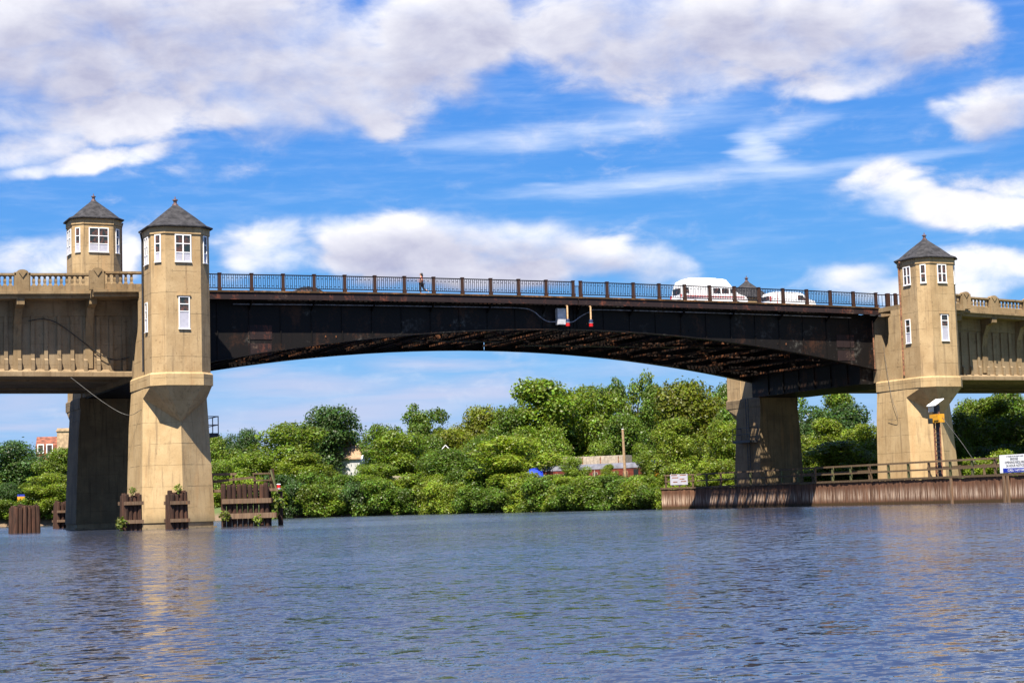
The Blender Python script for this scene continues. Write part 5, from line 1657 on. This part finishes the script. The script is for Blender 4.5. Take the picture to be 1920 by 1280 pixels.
for i, (x, y, zt, w, kd, cc) in enumerate(TREES):
    g0 = gz(x, y)
    H = zt - g0
    t = thing('broadleaf_tree', 'tree', 'tree', (x, y, g0), random.uniform(0, 6.28), 'trees on the far bank')
    sxy = w / 9.2; sz = H / 12.0
    cr = place('crown', CROWNS[kd][i % 2], t, None, None, (sxy, sxy * 1.0, sz))
    c = LEAFCOL[cc]; jit = random.uniform(0.88, 1.14)
    cr.color = (c[0] * jit, c[1] * jit, c[2] * jit, 1)
    place('trunk', TRUNKS[i % 3], t, None, None, (sz * 0.8, sz * 0.8, sz))
    t['_k'] = KIND_T[kd] + '|' + COL_T[cc]

BUSHES = [
    (41.1, 109.4, 4.5, 5.2), (43.4, 108.9, 5.2, 4.6), (45.6, 107.4, 4.9, 6.3), (47.9, 107.2, 4.5, 5.7), (49.7, 106.1, 3.9, 5.5), (51.7, 104.5, 5.0, 5.9),
    (53.4, 102.2, 5.0, 6.0), (55.3, 101.1, 3.8, 5.8), (57.1, 98.7, 3.8, 5.3), (58.9, 96.1, 4.7, 4.7), (59.5, 92.3, 4.2, 5.5), (59.8, 87.8, 4.1, 4.9),
    (60.4, 83.5, 3.4, 5.4), (61.0, 79.0, 3.2, 5.3), (61.3, 75.2, 3.1, 5.5), (61.7, 71.0, 4.0, 5.3), (61.8, 66.6, 4.1, 5.3), (62.1, 62.0, 3.1, 4.5),
    (62.5, 58.9, 3.1, 5.1), (62.9, 56.0, 3.9, 4.9), (63.3, 53.0, 2.8, 4.5), (63.2, 48.2, 3.7, 4.5), (63.3, 45.2, 3.3, 4.5), (63.6, 42.5, 2.7, 4.0),
    (34.9, 119.6, 6.4, 6.4), (37.7, 117.9, 6.1, 6.6), (41.2, 117.7, 6.1, 6.3), (43.8, 114.5, 6.3, 7.5), (47.1, 114.0, 6.6, 6.3), (49.6, 111.2, 5.8, 6.7),
    (52.8, 111.7, 6.0, 6.9), (55.3, 109.6, 5.6, 5.4), (57.4, 107.4, 5.2, 5.8), (59.8, 104.6, 5.9, 6.1), (61.2, 100.1, 5.4, 5.8), (62.5, 95.3, 6.0, 6.3),
    (62.7, 87.6, 5.6, 6.6), (63.1, 81.9, 5.2, 6.3), (63.9, 77.3, 5.2, 6.5), (65.2, 73.6, 4.6, 5.4), (65.8, 68.1, 4.2, 5.0), (65.7, 62.5, 4.3, 6.0),
    (65.7, 56.1, 4.1, 5.9), (66.9, 52.6, 3.9, 4.5), (3.6, 121.7, 3.2, 5.1), (6.4, 121.3, 3.8, 5.1), (8.7, 120.4, 3.6, 5.1), (11.3, 119.2, 3.5, 5.1),
    (13.6, 118.1, 3.4, 5.1), (65.5, 42.3, 4.9, 4.1), (66.8, 40.6, 4.3, 4.1), (68.1, 38.8, 5.0, 4.0), (69.4, 37.0, 5.1, 4.0), (74.6, 29.7, 3.8, 3.9),
    (75.9, 27.8, 3.8, 3.9), (77.2, 25.8, 3.6, 3.9), (78.5, 23.9, 4.0, 3.8), (74.5, 5.5, 4.0, 3.4), (76.2, 4.7, 4.0, 3.4), (78.0, 3.8, 4.8, 3.4),
    (80.3, 2.8, 4.1, 3.4),
    (17.0, 117.5, 3.6, 5.4), (20.5, 116.6, 3.9, 5.4), (24.5, 115.6, 4.0, 5.4), (33.1, 116.3, 4.2, 5.1), (28.8, 117.8, 4.4, 5.1), (62.9, 39.6, 2.6, 3.4), (63.2, 37.0, 2.4, 3.0), (63.0, 34.6, 2.2, 2.6), (65.6, 36.2, 3.0, 3.6), (67.6, 34.6, 3.6, 3.6), (65.0, 39.6, 3.6, 4.0),
]


def bush_lobes(seed):
    g = np.random.default_rng(seed); L = []
    for i in range(20):
        a = g.random() * 6.283; z = 0.3 + 3.0 * g.random()
        prof = math.sqrt(max(0.05, 1 - (z / 4.1) ** 2))
        rr = 2.2 * prof * g.random() ** 0.5; s = 0.45 + 0.45 * g.random()
        L.append((rr * math.cos(a), rr * math.sin(a), z, s * 1.2, s * 1.2, s))
    L.append((0, 0, 1.6, 1.6, 1.6, 1.5))
    return L


BUSHM = [mesh_from_quads('foliage', leaf_cloud(bush_lobes(s), 9000, 0.115, 50 + s), M_LEAF) for s in range(3)]
bs = MB()
for i in range(5):
    a = i * 1.3; bs.tube([(0, 0, -0.5), (math.cos(a) * 0.4, math.sin(a) * 0.4, 1.0), (math.cos(a) * 1.1, math.sin(a) * 1.1, 2.2)], 0.05, 5, 0.015)
stem_me = bpy.data.meshes.new('stem'); stem_me.from_pydata(bs.v, [], bs.f); stem_me.materials.append(M_BARK)
for i, (x, y, zt, w) in enumerate(BUSHES):
    if i < 24:      # the front row hangs over the water's edge
        e = 0.5; gx = (bank_d(x + e, y) - bank_d(x - e, y)) / (2 * e); gy = (bank_d(x, y + e) - bank_d(x, y - e)) / (2 * e)
        x, y = x - 1.1 * float(gx), y - 1.1 * float(gy)
    g0 = max(gz(x, y), 0.0)
    H = zt - g0
    t = thing('shrub', 'leafy green shrub growing along the river bank', 'shrub', (x, y, g0), random.uniform(0, 6.28), 'shrubs along the river bank')
    fo = place('foliage', BUSHM[i % 3], t, None, None, (w / 5.0, w / 5.0, H / 3.9))
    cc = random.choice([1, 0, 2, 0, 2, 3]) if i < 49 else 2
    c = LEAFCOL[cc]; jit = random.uniform(0.85, 1.15)
    fo.color = (c[0] * jit, c[1] * jit, c[2] * jit, 1)
    place('stem', stem_me, t, None, None, (1, 1, H / 3.9))
# labels: by look, then by the landmark they stand near, last by order along the bank
ORD = ['leftmost', 'second', 'third', 'fourth', 'fifth', 'sixth', 'seventh', 'eighth', 'ninth', 'tenth', 'eleventh', 'twelfth', 'thirteenth', 'fourteenth', 'fifteenth', 'sixteenth', 'seventeenth', 'eighteenth', 'nineteenth', 'twentieth']


def across(o):
    d = o.location - camo.matrix_world.translation
    return 960 + 3246.8 * d.dot(rx) / d.dot(fw)


def zone(u):
    for lim, tx in ((140, 'left of the far left pier'), (500, 'just right of the near left pier'), (620, 'left of the tan roofed house'), (760, 'right of the tan roofed house'), (900, 'around the red gabled house'),
                    (1050, 'left of the railway carriage'), (1165, 'behind the railway carriage'), (1260, 'right of the timber pole'), (1400, 'left of the far right pier'), (1680, 'between the two right piers'), (9999, 'right of the right tower')):
        if u < lim:
            return tx


def number(objs, base):
    """objs share a base text: order them from the left"""
    groups = {}
    for o in objs:
        groups.setdefault(base(o), []).append(o)
    for tx, l in groups.items():
        l.sort(key=across)
        for j, o in enumerate(l):
            if len(l) == 1:
                o['label'] = tx
            else:
                o['label'] = tx + ', ' + (ORD[j] if j == 0 else ('rightmost' if j == len(l) - 1 else ORD[j] + ' from left'))


trees_ = [o for o in COL.objects if o.name.startswith('broadleaf_tree')]
number(trees_, lambda o: '%s %s tree %s' % (*o['_k'].split('|'), zone(across(o))))
for o in trees_:
    del o['_k']
shr = [o for o in COL.objects if o.name.startswith('shrub')]
number(shr, lambda o: ('shrub at the waterline ' if float(bank_d(o.location.x, o.location.y)) < 1.6 else 'shrub higher on the bank ') + zone(across(o)))

# shoreline rocks
def rock_mesh(seed):
    bm = bmesh.new()
    bmesh.ops.create_icosphere(bm, subdivisions=2, radius=1)
    g = random.Random(seed)
    for v in bm.verts:
        f = 1 + 0.22 * math.sin(v.co.x * 3 + seed) * math.cos(v.co.y * 2.7) + g.uniform(-0.12, 0.12)
        v.co = Vector((v.co.x * f, v.co.y * f * 0.8, v.co.z * f * 0.55))
    me = bpy.data.meshes.new('shore_rock'); bm.to_mesh(me); bm.free()
    me.materials.append(M_ROCK)
    return me


RM = [rock_mesh(s) for s in range(4)]
bank_pts = BANK[7:13]
k_ = 0
for (x0, y0), (x1, y1) in zip(bank_pts[:-1], bank_pts[1:]):
    L_ = math.hypot(x1 - x0, y1 - y0)
    for s_ in np.arange(0.6 + random.random() * 3, L_, 4.6):
        u = s_ / L_
        nx, ny = -(y1 - y0) / L_, (x1 - x0) / L_
        off = random.uniform(-0.2, 0.3); sc = random.uniform(0.2, 0.5)
        o = place('shore_rock', RM[k_ % 4], None, (x0 + (x1 - x0) * u + nx * off, y0 + (y1 - y0) * u + ny * off, 0.05 + sc * 0.2), (0, 0, random.uniform(0, 6)), (sc * 1.3, sc, sc))
        tag(o, 'brown rock at the waterline below the bank shrubs', 'rock', 'rocks along the waterline'); k_ += 1
number([o for o in COL.objects if o.name.startswith('shore_rock')], lambda o: 'brown rock at the waterline ' + zone(across(o)))
# weeds on the timber piles
WEED = mesh_from_quads('weed', leaf_cloud([(0, 0, 0.15, 0.2, 0.2, 0.2)], 90, 0.06, 99), M_LEAF)
for (x, y, z, s, lb) in ((-4.3, -4.6, 2.6, 1.0, 'small weed on top of the pile cluster at the left corner of the pier'), (-1.2, -4.7, 2.65, 1.2, 'small yellowish weed on top of the pile cluster before the pier nose'),
                         (3.1, -0.95, 0.6, 1.6, 'weed growing at the left foot of the timber fender'), (5.5, -0.95, 0.3, 1.4, 'weed growing at the middle foot of the timber fender'),
                         (7.3, 0.2, 1.3, 2.6, 'weed hanging from the right corner of the timber fender'), (-5.1, -4.7, 0.3, 1.8, 'weed at the waterline left of the pile cluster by the pier corner')):
    t = tag(place('weed', WEED, None, (x, y, z), (0, 0, x), (s, s, s)), lb, 'weed')
    t.color = (0.16, 0.20, 0.03, 1)
